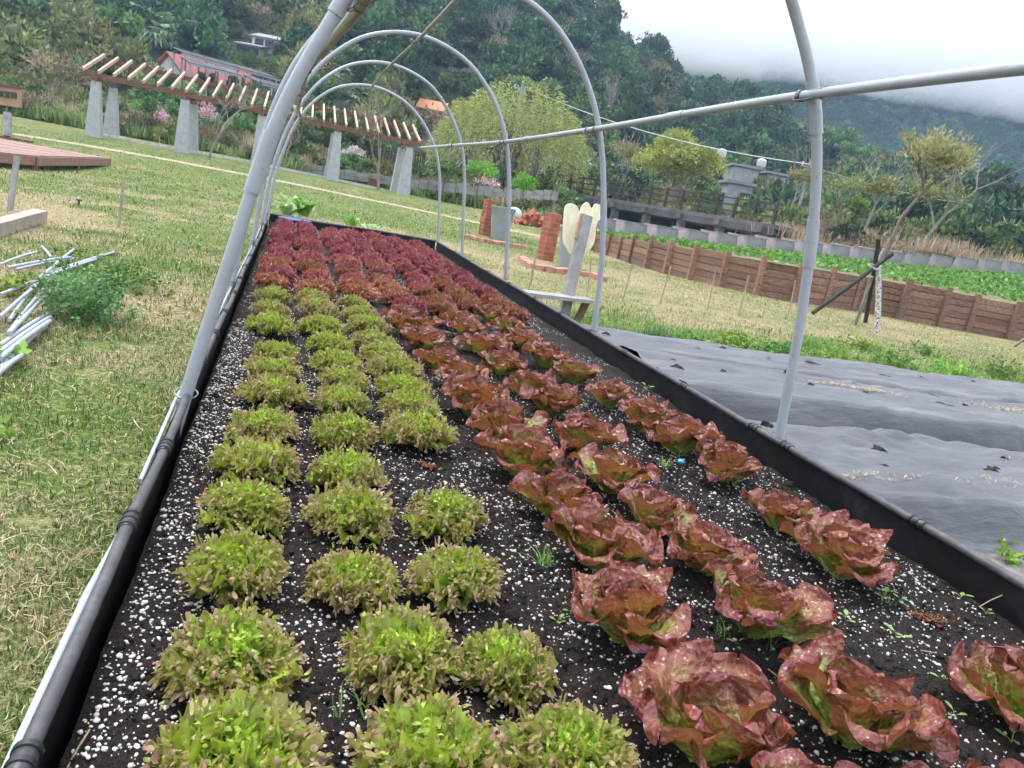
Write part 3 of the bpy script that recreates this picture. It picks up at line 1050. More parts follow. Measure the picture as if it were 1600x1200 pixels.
k = NT('grey_mulch_film')
pos = k.pos()
st = k.n('Mapping', Scale=(.6, 3.0, 1.0))
k.set(st.inputs['Vector'], pos)
dus = k.noise(1.6, 4, .65, st.outputs[0])
k.bs(Base_Color=k.ramp(dus, [(.3, (.048, .050, .057)), (.55, (.088, .090, .100)), (.72, (.15, .148, .145))]), Roughness=.5, Specular_IOR_Level=.5)
k.bump(k.noise(9, 3, .6, st.outputs[0]), .5, .03)
M_film = k.m
xs = np.arange(2.98, 14.6, .05)
ys = np.arange(3.0, 7.66, .03)
V, F = grid_sheet(xs, ys, lambda X, Y: film_h(X, Y))
e = (V[:, 1] > 7.55)
V[e, 1] += .25 * (vnoise(V[e, 0], 0 * V[e, 0], 1.4, 93) - .5)
V[V[:, 1] < 3.03, 2] = -.01
film = empty('mulch_film', (5, 5, 0), 'grey plastic mulch film stretched over three low ridges right of the bed', 'mulch film')
link('sheet', np_mesh('sheet', V, F, M_film, True), film, (-5, -5, 0))
M_flap = simple('black_film_flap', (.012, .012, .014), .45, .1)


def flap(seed):
    r = np.random.default_rng(seed)
    mb = MB()
    w_, l_ = r.uniform(.02, .045), r.uniform(.06, .16)
    n = 6
    a = np.linspace(0, 1, n)
    x = (a - .5) * l_
    z = .006 + np.sin(a * np.pi) * r.uniform(.004, .028) + r.normal(0, .006, n).clip(-.004, .02)
    y = r.normal(0, .012, n)
    P = [(x[i], y[i] - w_ * .35 * (1 - abs(a[i] - .5)), .004) for i in range(n)] + [(x[i], y[i] + r.normal(0, .008), z[i]) for i in range(n)]
    mb.poly(P, [(i, i + 1, i + 1 + n, i + n) for i in range(n - 1)])
    return mb.mesh('torn_flap', M_flap)


flaps = [flap(i) for i in range(6)]
r = random.Random(3)
for ry, ns in ((3.78, 17), (4.15, 12), (5.45, 16), (5.80, 10), (7.05, 12), (7.45, 14)):
    for i in range(ns):
        x = 3.3 + i * (10.5 / ns) + r.uniform(-.3, .3)
        y = ry + r.uniform(-.16, .16)
        link('torn_flap', r.choice(flaps), film, (x - 5, y - 5, float(film_h(np.array(x), np.array(y)))), (0, 0, r.uniform(-.9, .5)), r.uniform(.6, 1.25))
# sawdust and chaff spilled on the film
rg = np.random.default_rng(17)
px, py = [], []
for _ in range(15):
    x0, y0 = rg.uniform(3.2, 11), rg.choice([3.55, 3.75, 4.0, 5.3, 5.6]) + rg.normal(0, .06)
    m = int(rg.uniform(60, 330))
    px.append(x0 + rg.normal(0, rg.uniform(.08, .5), m))
    py.append(y0 + rg.normal(0, rg.uniform(.02, .07), m))
px, py = np.concatenate(px), np.concatenate(py)
kp = (px > 3.05) & (py > 3.2)
px, py = px[kp], py[kp]
n = len(px)
col = lerp(np.array([[.34, .27, .15]]), np.array([[.62, .54, .36]]), rg.random((n, 1)))
V, Q, T, C = grass_blades(px, py, rg.uniform(.015, .045, n), rg.uniform(.004, .010, n), np.full(n, 1.45), col, 5, np.ones(n, bool), film_h(px, py) - .008)
tag(link('spilled_chaff', np_mesh('spilled_chaff', V, [Q, T], M_grass, False, None, {'col': C}), film, (-5, -5, 0)), kind='stuff')
# bare soil track beside the film
k = NT('trodden_soil')
pos = k.pos()
k.bs(Base_Color=k.ramp(k.noise(11, 4, .7, pos), [(.3, (.10, .09, .085)), (.7, (.24, .215, .195))]), Roughness=.95)
k.bump(k.noise(40, 3, .7, pos), .8, .03)
V, F = grid_sheet(np.arange(2.84, 10, .12), np.arange(-1, 3.3, .12), lambda X, Y: .012 + .03 * (vnoise(X, Y, 2.2, 97) - .4))
tag(link('soil_track', np_mesh('soil_track', V, F, k.m, True)), 'bare trodden soil beside the film', kind='structure')


# ================================================================== LEAFY WEEDS
def leafquads(P, N, size, asp, seed, fold=.25):
    """small pointed leaves (2 triangles folded on the midrib) at points P with direction N"""
    r = np.random.default_rng(seed)
    n = len(P)
    d = N / (np.linalg.norm(N, axis=1, keepdims=True) + 1e-9)
    q = r.normal(0, 1, (n, 3))
    s = np.cross(d, q)
    s /= np.linalg.norm(s, axis=1, keepdims=True) + 1e-9
    u = np.cross(s, d)
    L = size[:, None]
    W = L * asp
    a, t = P, P + d * L
    m = P + d * L * .5 - u * L * fold * .3
    V = np.stack([a, m + s * W / 2 + u * L * fold * .3, t, m - s * W / 2 + u * L * fold * .3], 1).reshape(-1, 3)
    i = np.arange(n) * 4
    return V, np.stack([i, i + 1, i + 2, i + 3], 1)


def foliage_mat(name, lo, hi, trans=.3, rough=.5, hue=.04, val=.3):
    k = NT(name)
    g = k.attr('g')
    c = k.mix(g, lo, hi)
    rd = k.rand()
    c = k.hsv(c, k.math('ADD', .5, k.math('MULTIPLY', k.math('SUBTRACT', rd, .5), hue)), 1.0, k.math('ADD', 1 - val / 2, k.math('MULTIPLY', rd, val)))
    k.bs(Base_Color=c, Roughness=rough, Specular_IOR_Level=.3)
    k.translucent(c, trans)
    return k.m


M_weed = foliage_mat('weed_leaf', (.05, .12, .025), (.22, .37, .08))
M_weedb = foliage_mat('bluish_weed_leaf', (.05, .12, .045), (.21, .36, .13))
M_bright = foliage_mat('bright_leaf', (.10, .22, .03), (.34, .50, .10))


def weed_mesh(name, mat, rx, ry, h, n, size, seed, asp=.55):
    """sprawling weed: leaves set along many short arching sprigs"""
    r = np.random.default_rng(seed)
    ns = max(6, n // 16)
    th, rr = r.uniform(0, 2 * np.pi, ns), np.abs(r.normal(0, .52, ns)).clip(0, 1.25)
    bx, by = rx * rr * np.cos(th), ry * rr * np.sin(th)
    sh = h * np.clip(1.15 - rr * .75, .15, 1.2) * r.uniform(.45, 1.35, ns)
    da = th + r.normal(0, .8, ns)
    ln = sh * r.uniform(.2, .9, ns)
    k_ = n // ns
    f = np.tile(np.linspace(.08, 1, k_), ns)
    R = lambda q: np.repeat(q, k_)
    x = R(bx) + R(np.cos(da) * ln) * f + r.normal(0, size * .35, ns * k_)
    y = R(by) + R(np.sin(da) * ln) * f + r.normal(0, size * .35, ns * k_)
    z = R(sh) * np.sin(f * 1.75) + .01
    m = ns * k_
    N = np.stack([R(np.cos(da)) * .4 + r.normal(0, .7, m), R(np.sin(da)) * .4 + r.normal(0, .7, m), r.uniform(-.2, .9, m)], 1)
    V, F = leafquads(np.stack([x, y, z], 1), N, r.uniform(.5, 1.35, m) * size, asp, seed)
    g = np.repeat(np.clip(R(r.normal(.5, .22, ns)) + r.normal(0, .15, m), 0, 1), 4)
    return np_mesh(name, V, F, mat, False, {'g': g})


def weed(name, u, v, rx, ry, h, n, size, mat, seed, label, group=None, rz=0.0, cat='weed'):
    p = onz(u, v, 0)
    o = link(name, weed_mesh(name, mat, rx, ry, h, n, size, seed), None, p, (0, 0, rz))
    return tag(o, label, cat, group)


weed('weed_clump', 128, 500, .36, .42, .30, 3600, .036, M_weedb, 1, 'bluish green weed clump growing over the grey pipe pile', None, .2)
weed('weed_clump', 190, 450, .42, .42, .18, 1900, .036, M_weed, 2, 'low bright green weed patch behind the pipe pile', None, .2)
weed('weed_clump', 20, 462, .22, .18, .12, 260, .05, M_bright, 3, 'small broad-leaved weed at the left edge by the pipes')
weed('weed_clump', 125, 402, .22, .18, .10, 250, .035, M_weed, 4, 'small green weed at the far ends of the pipes')
weed('weed_clump', 5, 572, .10, .10, .10, 60, .07, M_bright, 5, 'few broad bright leaves beside the near pipe ends')
weed('weed_clump', 5, 690, .10, .14, .06, 60, .05, M_bright, 6, 'low bright leaves at the left edge of the lawn')
for i, (u, v, rx, h) in enumerate([(1075, 545, .4, .16), (1150, 540, .5, .14), (1210, 555, .55, .18), (1300, 565, .6, .2), (1395, 575, .7, .2), (1480, 590, .7, .22), (1560, 590, .7, .24), (1340, 545, .6, .14), (1440, 555, .6, .16)]):
    weed('weed_patch', u, v, rx, .35, h, 900, .05, M_bright if i % 2 else M_weed, 20 + i, f'leafy green weed patch behind the mulch film, {ORD[(0, 1, 2, 3, 5, 7, 8, 4, 6)[i]]} from the left', 'weed patches behind the film')
for i, (u, v) in enumerate([(1500, 845), (1540, 850), (1570, 880), (1590, 850), (1480, 828)]):
    weed('trackside_weed', u, v, .10, .08, .06, 60, .05, M_bright, 40 + i, f'small bright weed on the bare soil before the film, {ORD[(1, 2, 3, 4, 0)[i]]} from the left', 'weeds on the soil track')
# tall grass tuft
def grass_tuft(name, p, n, ln, wd, spread, col, label, cat='grass tuft', group=None, seed=0, lean=(.1, .8)):
    r = np.random.default_rng(seed)
    x, y = r.normal(0, spread, n).clip(-spread * 1.6, spread * 1.6), r.normal(0, spread, n).clip(-spread * 1.6, spread * 1.6)
    col = np.asarray(col)[None] * r.uniform(.6, 1.3, (n, 1))
    V, Q, T, C = grass_blades(x, y, r.uniform(*ln, n), np.full(n, wd), r.uniform(*lean, n), col, seed, None, np.zeros(n))
    o = link(name, np_mesh(name, V, [Q, T], M_grass, False, None, {'col': C}), None, p)
    return tag(o, label, cat, group)


grass_tuft('grass_tuft', onz(1022, 545, 0), 420, (.15, .42), .011, .12, (.10, .22, .07), 'tall dark green grass tuft between bed and mulch film')
grass_tuft('grass_tuft', onz(1270, 545, 0), 300, (.12, .34), .012, .16, (.17, .32, .08), 'bright green grass tuft behind the tall hoop leg')

# ================================================================== PIPE PILE
pile = [((178, 394), (60, 432)), ((160, 398), (30, 450)), ((150, 405), (0, 460)), ((115, 390), (62, 435)), ((112, 392), (58, 442)), ((65, 385), (80, 402)), ((57, 394), (0, 413)),
        ((110, 402), (12, 418)), ((115, 404), (25, 421)), ((62, 435), (15, 500)), ((75, 432), (0, 495)), ((90, 445), (15, 520)), ((68, 452), (12, 522)), ((76, 490), (0, 540)),
        ((78, 496), (0, 550)), ((78, 502), (0, 560)), ((72, 510), (0, 567)), ((62, 516), (0, 576)), ((40, 552), (-10, 590))]
for i, (a, b) in enumerate(pile):
    zz = .03 + .02 * (i % 4)
    A, B = onz(*a, zz), onz(*b, zz + .01)
    m = (A + B) / 2 + np.array([0, 0, .01])
    sp = smooth_path([A, m, B], 6) - A
    lab = ('pale grey plastic pipe lying loose at the far end of the pile' if i < 9 else 'pale grey plastic pipe crossing the middle of the pile' if i < 13 else f'pale grey plastic pipe in the near bundle at the left edge, {ORD[i - 13]} from the top')
    o = MB().tube(sp, .016 if i > 12 else .0135, 9).build('plastic_pipe', M_pvcw, None, True, A)
    tag(o, lab, 'pipe', ('far pipes of the pile', 'middle pipes of the pile', 'near pipes of the pile')[0 if i < 9 else 1 if i < 13 else 2])

# ================================================================== THINGS IN THE BED
M_tube = simple('black_drip_tube', (.03, .035, .042), .4, .1, 20)
M_cap = simple('blue_plastic_cap', (.03, .30, .42), .35, .05, 20)
M_coir = simple('orange_coir', (.30, .12, .05), .9, .3, 60, .8, .01)
for (u, v), cap, txt in (((1057, 748), True, 'black drip tube with blue cap standing among red lettuces'), ((680, 712), False, 'short bare black drip tube standing behind a green lettuce')):
    p = onz(u, v, ZS)
    e = empty('drip_tube', p, txt, 'drip tube')
    MB().tube([(0, 0, -.04), (0, 0, .05), (.004, -.006, .085)], .0085, 10).build('tube', M_tube, e, True)
    if cap: MB().lathe([(.008, .08), (.016, .086), (.017, .097), (.010, .103), (.0, .104)], 12).build('cap', M_cap, e, True)
    else: MB().lathe([(.008, .084), (.010, .086), (.010, .094), (.002, .096)], 12).build('cap', M_tube, e, True)
for i, (u, v, s, txt) in enumerate([(1450, 970, .035, 'orange-brown coir clump lying near the right rim'), (668, 730, .024, 'orange coir clump between green lettuces'), (510, 520, .03, 'pinkish coir clump in the middle green row')]):
    p = onz(u, v, ZS)
    rg = np.random.default_rng(60 + i)
    n = 60
    P = np.stack([rg.normal(0, s, n), rg.normal(0, s * .45, n), rg.uniform(0, s * .6, n)], 1)
    V, F = blobs(P, rg.uniform(.003, .009, n), 60 + i, jit=.4)
    tag(link('coir_clump', np_mesh('coir_clump', V, F, M_coir), None, p, (0, 0, -.5)), txt, 'coir clump')
M_seed = foliage_mat('seedling_leaf', (.12, .24, .06), (.36, .52, .16))


def seedling(p, seed, s, n=5):
    r = np.random.default_rng(seed)
    mb = MB()
    for i in range(n):
        a = i * 2.4 + r.uniform(-.3, .3)
        L, W = s * r.uniform(.7, 1.2), s * r.uniform(.4, .6)
        d = np.array([math.cos(a), math.sin(a), 0])
        sd_ = np.array([-d[1], d[0], 0])
        b = np.array([0, 0, s * .2 * i])
        el = r.uniform(.2, .8)
        st0 = b + d * s * .3 + (0, 0, s * .25)
        c = [st0 - sd_ * W * .1, st0 + d * L * .35 - sd_ * W * .5 + (0, 0, L * el * .35), st0 + d * L * .75 - sd_ * W * .42 + (0, 0, L * el * .5), st0 + d * L + (0, 0, L * el * .5),
             st0 + d * L * .75 + sd_ * W * .42 + (0, 0, L * el * .5), st0 + d * L * .35 + sd_ * W * .5 + (0, 0, L * el * .35)]
        mb.poly(c, [(0, 1, 2, 3), (0, 3, 4, 5)])
        mb.tube([b * 0, b + d * s * .15 + (0, 0, s * .15), st0], s * .04, 5, False)
    me = mb.mesh('seedling', M_seed, True)
    a = me.attributes.new('g', 'FLOAT', 'POINT')
    a.data.foreach_set('value', np.full(len(me.vertices), r.uniform(.4, 1)).astype(np.float32))
    return me


SEEDM = [seedling(None, 200 + i, .035, random.choice([3, 4, 5])) for i in range(6)]
spots = [(870, 975), (1520, 1065), (1490, 1120), (1560, 1085), (1500, 935), (1380, 935), (1405, 940), (1540, 960), (1235, 855), (1260, 870), (1145, 760), (1185, 790), (620, 675),
         (1400, 1000), (1320, 970), (1470, 1065), (1580, 1160), (800, 530), (835, 565), (1245, 1040), (1060, 715), (1150, 1010), (705, 525), (1010, 610), (745, 500), (890, 960)]
for i, (u, v) in enumerate(spots):
    p = onz(u, v, ZS)
    tag(link('seedling', SEEDM[i % 6], None, p, (0, 0, i * 1.7), random.uniform(.6, 1.1) * (1 if p[1] < 3 else 1.4)), 'tiny pale green seedling sprouting from the soil of the bed', 'seedling', 'seedlings sprouting in the bed')
for i, (u, v, n, ln, txt) in enumerate([(530, 1125, 4, (.07, .13), 'thin grass weed standing left of the near middle lettuce'), (583, 1120, 3, (.08, .15), 'taller grass weed leaning beside the near middle lettuce'),
                                        (850, 885, 26, (.05, .13), 'spidery grass weed between green and red lettuces'), (1130, 1000, 16, (.04, .10), 'curly grass weed between two near red lettuces'),
                                        (1205, 1020, 6, (.05, .12), 'upright grass weed behind a near red lettuce'), (1035, 730, 16, (.04, .09), 'grass weed beside the blue-capped drip tube'),
                                        (1300, 905, 8, (.04, .11), 'wispy grass weed below the red lettuce by the right rim'), (610, 690, 10, (.04, .08), 'grass weed between the second and third green rows'),
                                        (600, 660, 8, (.03, .07), 'tiny grass weed by the small green lettuce'), (690, 925, 6, (.03, .06), 'short grass weed behind the near right green lettuce'),
                                        (1380, 945, 8, (.03, .07), 'grass weed on open soil below the right rim')]):
    grass_tuft('grass_weed', onz(u, v, ZS - .01), n, ln, .0055, .012, (.20, .36, .10), txt, 'weed', None, 300 + i, (.15, 1.1))
# dry sticks on the soil
M_stick = simple('dry_stalk', (.38, .27, .16), .8, .2, 30)
for i, (a, b, z, txt) in enumerate([((1530, 948), (1566, 930), .06, 'dry stalk leaning against the right wall'), ((1395, 1012), (1470, 1022), .01, 'pale dry stalk lying behind a near red lettuce'),
                                 ((1200, 1045), (1250, 1090), .01, 'dry stalk lying left of a near red lettuce'), ((105, 1200), (140, 1140), .02, 'dry stalk lying beside the left wall at the bottom')]):
    A, B = onz(*a, ZS + .005), onz(*b, ZS + z)
    tag(MB().tube([B * 0, (B - A) * .5 + (0, 0, .004), B - A], .0022, 6).build('dry_stalk', M_stick, None, True, A), txt, 'stalk')

# leafy greens and a blue tub behind the far end of the bed
M_chard = leaf_mat('leafy_green', [(0, (.30, .42, .14)), (.5, (.10, .26, .04)), (1, (.16, .36, .05))], (.45, .55, .25), .4, .3, (.25, .5, .06), .4, 30)
M_pale = leaf_mat('pale_leaf', [(0, (.40, .52, .22)), (.5, (.36, .52, .20)), (1, (.45, .60, .28))], (.6, .66, .4), .45, .3, (.4, .6, .2), .4, 30)
def leafy(u, v, D, n, L, mat, label, seed):
    p = at(u, v, D)
    e = empty('leafy_greens', p, label, 'vegetable')
    ms = [as_mesh('leaf', leaf_grid(L * random.uniform(.8, 1.2), L * .55, R_(random.uniform(15, 50)), R_(random.uniform(15, 50)), .3, L * .07, seed + i, 8, 8), mat) for i in range(4)]
    for i in range(n):
        o = link('leaf', ms[i % 4], e, (random.uniform(-.1, .1), random.uniform(-.06, .06), 0), (0, 0, i * 2.4))
    return e


leafy(447, 336, 14.6, 12, .40, M_pale, 'pale jagged leafy plant at the back left corner of the bed', 1)
leafy(476, 338, 14.7, 14, .38, M_chard, 'dark green leafy plant at the back left corner of the bed', 2)
leafy(548, 356, 14.4, 8, .24, M_chard, 'small green leafy plant by the back wall, left one', 3)
leafy(580, 362, 14.5, 8, .22, M_pale, 'small pale leafy plant by the back wall, right one', 4)
M_blue = simple('blue_tub_plastic', (.02, .08, .35), .4, .1, 10)
p = onz(445, 340, .40)
t_ = empty('blue_tub', (.12, 14.35, soil_z(np.array(.1), np.array(14.3))), 'blue plastic tub at the back left corner of the bed', 'tub')
MB().lathe([(.22, 0), (.27, .12), (.28, .125), (.265, .12), (.21, .01)], 20).build('bowl', M_blue, t_, True)
MB().lathe([(.268, .115), (.288, .118), (.288, .130), (.268, .132)], 20).build('lip', M_blue, t_, True)
# ================================================================== MATERIALS FOR BUILT THINGS
M_conc = simple('grey_concrete', (.36, .365, .37), .85, .18, 3.0, .3, .01)
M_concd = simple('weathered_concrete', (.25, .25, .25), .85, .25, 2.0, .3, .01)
M_pink = simple('pinkish_concrete', (.42, .34, .33), .85, .15, 3.0, .2, .01)
M_wood = simple('brown_stained_wood', (.20, .085, .055), .7, .25, 4, .3, .005)
M_woodl = simple('pale_timber', (.55, .38, .28), .7, .15, 6, .2, .005)  # paler brown for rafters and bench seats
M_deckw = simple('reddish_deck_board', (.29, .165, .125), .75, .2, 4, .3, .004)
M_greyw = simple('silvery_grey_timber', (.36, .34, .32), .8, .25, 5, .4, .004)
M_bam = simple('bamboo_cane', (.36, .29, .19), .6, .25, 12)
M_black = simple('charred_black_wood', (.018, .015, .013), .8, .2, 15, .5, .005)
M_steel = simple('galvanised_steel', (.32, .34, .36), .45, .1, 5, metallic=.3)
M_stone = simple('grey_stone_block', (.33, .32, .31), .9, .25, 2.5, .5, .02)
k = NT('railway_sleeper_wood')
oc = k.objco()
mp = k.n('Mapping', Scale=(1.2, 9.0, 14.0))
k.set(mp.inputs['Vector'], oc)
gr = k.noise(3.0, 5, .7, mp.outputs[0])
rd = k.rand()
c = k.ramp(gr, [(.32, (.035, .018, .012)), (.44, (.18, .095, .06)), (.58, (.29, .165, .108)), (.74, (.42, .29, .21))])
k.bs(Base_Color=k.hsv(c, .5, 1.0, k.math('ADD', .75, k.math('MULTIPLY', rd, .5))), Roughness=.85)
k.bump(gr, .8, .03)
M_sleeper = k.m
k = NT('red_brick')
rd = k.rand()
oc = k.objco()
c = k.mix(k.noise(14, 4, .6, oc), (.42, .13, .075), (.30, .085, .05))
k.bs(Base_Color=k.hsv(c, .5, 1.0, k.math('ADD', .75, k.math('MULTIPLY', rd, .5))), Roughness=.85)
k.bump(k.noise(60, 3, .6, oc), .3, .005)
M_brick = k.m
M_mortar = simple('pale_mortar', (.42, .33, .28), .95, .2, 12)
M_brickp = simple('pale_red_kerb_brick', (.50, .25, .19), .85, .2, 8, .3, .005)

# ================================================================== PERGOLA
pg = [(147, 211, 34.0), (284, 235, 35.6), (402, 259, 37.5), (519, 283, 39.5), (630, 303, 41.6)]
PB = [at(*c) for c in pg]
per = empty('pergola', PB[2], 'long pergola of tapered grey columns carrying brown beams and pale rafters', 'pergola')
O = PB[2]
DEP, TOPZ = 3.4, 3.2


def column(p):
    z0 = float(ground(p[0], p[1])) - .1
    return MB().poly([(p[0] + sx * .33, p[1] + sy * .33, z0) for sx, sy in ((-1, -1), (1, -1), (1, 1), (-1, 1))] + [(p[0] + sx * .17, p[1] + sy * .17, TOPZ) for sx, sy in ((-1, -1), (1, -1), (1, 1), (-1, 1))],
                     [(3, 2, 1, 0), (4, 5, 6, 7), (0, 1, 5, 4), (1, 2, 6, 5), (2, 3, 7, 6), (3, 0, 4, 7)])


k = NT('fluted_grey_render')
pos = k.pos()
k.bs(Base_Color=k.ramp(k.noise(5, 5, .7, pos), [(.3, (.30, .305, .31)), (.7, (.43, .435, .44))]), Roughness=.9)
k.bump(k.noise(18, 3, .6, pos), .3, .01)
M_col = k.m
for p in PB:
    column(p).build('column', M_col, per, loc=-O)
    q = p + np.array([0, DEP, 0])
    column(q).build('column', M_col, per, loc=-O)
    MB().bar((p[0], p[1] - .25, TOPZ + .06), (q[0], q[1] + .25, TOPZ + .06), .16, .12).build('cross_arm', M_wood, per, loc=-O)
a0, a1 = PB[0] + (PB[0] - PB[1]) * .14, PB[4] + (PB[4] - PB[3]) * .14
pline = [np.array([*a0[:2], 0])] + [np.array([*p[:2], 0]) for p in PB] + [np.array([*a1[:2], 0])]
RISE = .92
for i in range(6):
    f0, f1 = pline[i], pline[i + 1]
    MB().bar(f0 + (0, 0, TOPZ + .24), f1 + (0, 0, TOPZ + .24), .16, .24).build('front_beam', M_wood, per, loc=-O)
    d = np.array([0, DEP, 0])
    MB().bar(f0 + d + (0, 0, TOPZ + .24 + RISE), f1 + d + (0, 0, TOPZ + .24 + RISE), .14, .20).build('rear_beam', M_wood, per, loc=-O)
lens = np.concatenate([[0], np.cumsum([np.linalg.norm(pline[i + 1] - pline[i]) for i in range(6)])])
NR = 28
for i in range(NR):
    s_ = lens[-1] * (i + .02) / (NR - .9)
    P = np.array([np.interp(s_, lens, [q[j] for q in pline]) for j in range(3)])
    A = P + (0, -.18, TOPZ + .43 - .18 * RISE / DEP)
    B = P + (0, DEP + .2, TOPZ + .43 + RISE + .2 * RISE / DEP)
    MB().bar(A, B, .085, .15).build('rafter', M_woodl, per, loc=-O)
    if i % 2 == 0:
        MB().bar(P + (0, DEP - .02, TOPZ + .1), P + (0, DEP - .5, TOPZ + .25 + RISE * .85), .07, .07, (1, 0, 0)).build('strut', M_wood, per, loc=-O)

# ================================================================== PATHS, DECK, SIGN, BENCHES (left)
def strip(name, pts, wd, mat, label, dz=.012):
    """thin path along ground points"""
    P = smooth_path(pts, 40)
    t = np.gradient(P, axis=0)
    s_ = np.stack([-t[:, 1], t[:, 0]], 1)
    s_ /= np.linalg.norm(s_, axis=1, keepdims=True)
    V = []
    for k_ in (-1, -.33, .33, 1):
        xy = P[:, :2] + s_ * wd / 2 * k_ * (1 + .25 * (vnoise(P[:, :1], P[:, 1:2], .8, int(k_ * 10) + 50) - .5))
        V.append(np.stack([xy[:, 0], xy[:, 1], ground(xy[:, 0], xy[:, 1]) + dz * (1 - abs(k_)) + .012], 1))
    V = np.concatenate(V)
    n = len(P)
    i = (np.arange(3)[:, None] * n + np.arange(n - 1)[None]).ravel()
    return tag(link(name, np_mesh(name, V, np.stack([i, i + 1, i + n + 1, i + n], 1), mat, True)), label, kind='structure')


k = NT('pale_gravel')
pos = k.pos()
k.bs(Base_Color=k.ramp(k.noise(14, 4, .8, pos), [(.3, (.20, .17, .10)), (.5, (.34, .29, .19)), (.7, (.50, .45, .33))]), Roughness=.95)
k.bump(k.noise(40, 3, .7, pos), .8, .03)
M_gravel = k.m
strip('gravel_path', [gpt(20, 213, 29), gpt(110, 222, 30), gpt(230, 240, 31), gpt(390, 270, 32), gpt(560, 299, 33), gpt(700, 322, 33.5), gpt(850, 347, 33)], .7, M_gravel, 'narrow pale gravel path crossing the lawn before the pergola', .035)
M_white = simple('white_edging_stone', (.62, .62, .58), .9, .15, 6)
edge_pts = smooth_path([gpt(160, 212, 35.5), gpt(230, 224, 36), gpt(310, 240, 36.8), gpt(420, 262, 38.5), gpt(510, 279, 40), gpt(600, 296, 41.5)], 34)
kerb = empty('path_edging', edge_pts[0], 'row of white edging stones along the pergola', 'edging')
for i in range(33):
    a, b = edge_pts[i], edge_pts[i + 1]
    MB().bar(a + (b - a) * .04 + (0, 0, .04), b - (b - a) * .04 + (0, 0, .04), .22, .14).build('edging_stone', M_white, kerb, loc=-edge_pts[0])

# wooden deck, its boards
dk = [at(-40, 236, 22), at(55, 246.5, 22.2), at(168, 249.5, 24.6), at(30, 222, 26.5), at(-60, 205, 27)]
zt = .36
dk = [np.array([*onz(u, v, zt)[:2], zt]) for u, v in ((-60, 232), (55, 243), (170, 246.5), (30, 222), (-60, 206))]
deck = empty('wooden_deck', dk[1] * (1, 1, 0), 'low reddish wooden deck at the left edge of the lawn', 'deck')
e0, e1, e2, e3, e4 = dk
NB = 9
for i in range(NB):
    f0, f1 = i / NB, (i + .93) / NB
    A0, A1 = lerp(e0, e4, f0), lerp(e0, e4, f1)
    B0, B1 = (lerp(e1, e2, f0), lerp(e1, e2, f1))
    B0, B1 = lerp(e1, e2, f0), lerp(e1, e2, f1)
    T = [A0, B0, B1, A1]
    MB().poly([(*p[:2], zt - .05) for p in T] + [(*p[:2], zt + .004 * (i % 2)) for p in T], [(3, 2, 1, 0), (4, 5, 6, 7), (0, 1, 5, 4), (1, 2, 6, 5), (2, 3, 7, 6), (3, 0, 4, 7)]).build('board', M_deckw, deck, loc=-dk[1] * (1, 1, 0))
MB().bar(e0 + (0, -.03, -.14), e1 + (0, -.03, -.14), .06, .22).build('fascia', M_deckw, deck, loc=-dk[1] * (1, 1, 0))
MB().bar(e1 + (.03, 0, -.14), e2 + (.03, 0, -.14), .06, .22).build('fascia', M_deckw, deck, loc=-dk[1] * (1, 1, 0))
for p in (e0, e1, lerp(e1, e2, .5), e2): MB().bar((*p[:2], -.1), (*p[:2], zt - .06), .12, .12, (0, 1, 0)).build('deck_leg', M_wood, deck, loc=-dk[1] * (1, 1, 0))

# sign board behind the deck
b_ = gpt(11, 209, 27.5)
sg = empty('sign_board', b_, 'brown wooden sign board with dark green characters on a post, left edge', 'sign')
bz = float(b_[2])
X_ = np.array([1, .05, 0]) / 1.001
def sp_(u, v): return at(u, v, 27.4) - b_
MB().bar(sp_(11, 213), sp_(12, 176), .22, .22, (0, 1, 0)).build('post', M_greyw, sg)
c4 = [sp_(-30, 160), sp_(33, 168.5), sp_(34, 138), sp_(-29, 128)]
off = np.array([0, .12, 0])
MB().poly([*c4, *[p + off for p in c4]], [(0, 1, 2, 3), (7, 6, 5, 4), (3, 2, 6, 7), (1, 0, 4, 5), (2, 1, 5, 6), (0, 3, 7, 4)]).build('board', simple('signboard_wood', (.36, .20, .12), .75, .2, 3), sg)
M_sgreen = simple('dark_green_letter', (.035, .06, .02), .7, .2, 8)
def on_board(a, b): return lerp(lerp(c4[0], c4[1], a), lerp(c4[3], c4[2], a), b) + np.array([0, -.02, 0])
for ci, (a0_, strokes) in enumerate([(.42, [(0, .2, 1, .2), (0, .8, 1, .8), (.5, 0, .5, 1), (.1, .5, .9, .5), (.2, .2, .2, .8)]), (.58, [(0, .9, 1, .9), (.1, .55, .9, .55), (0, .1, 1, .1), (.3, .1, .3, .9), (.7, .1, .7, .9)]), (.745, [(.1, 0, .1, .9), (.1, .9, .9, .9), (.9, .9, .9, 0), (.1, .5, .9, .5), (.5, .1, .5, .9)])]):
    mb = MB()
    for x0, y0, x1, y1 in strokes: mb.bar(on_board(a0_ + x0 * .13, .42 + y0 * .3), on_board(a0_ + x1 * .13, .42 + y1 * .3), .05, .05, (0, 1, 0))
    mb.build('character', M_sgreen, sg)
MB().bar(on_board(-.02, 1.03) + (0, .06, 0), on_board(1.02, 1.03) + (0, .06, 0), .22, .07).build('top_rail', M_wood, sg)
MB().box((0, 0, .0), (1.6, .5, .12)).build('base_plank', M_wood, sg)

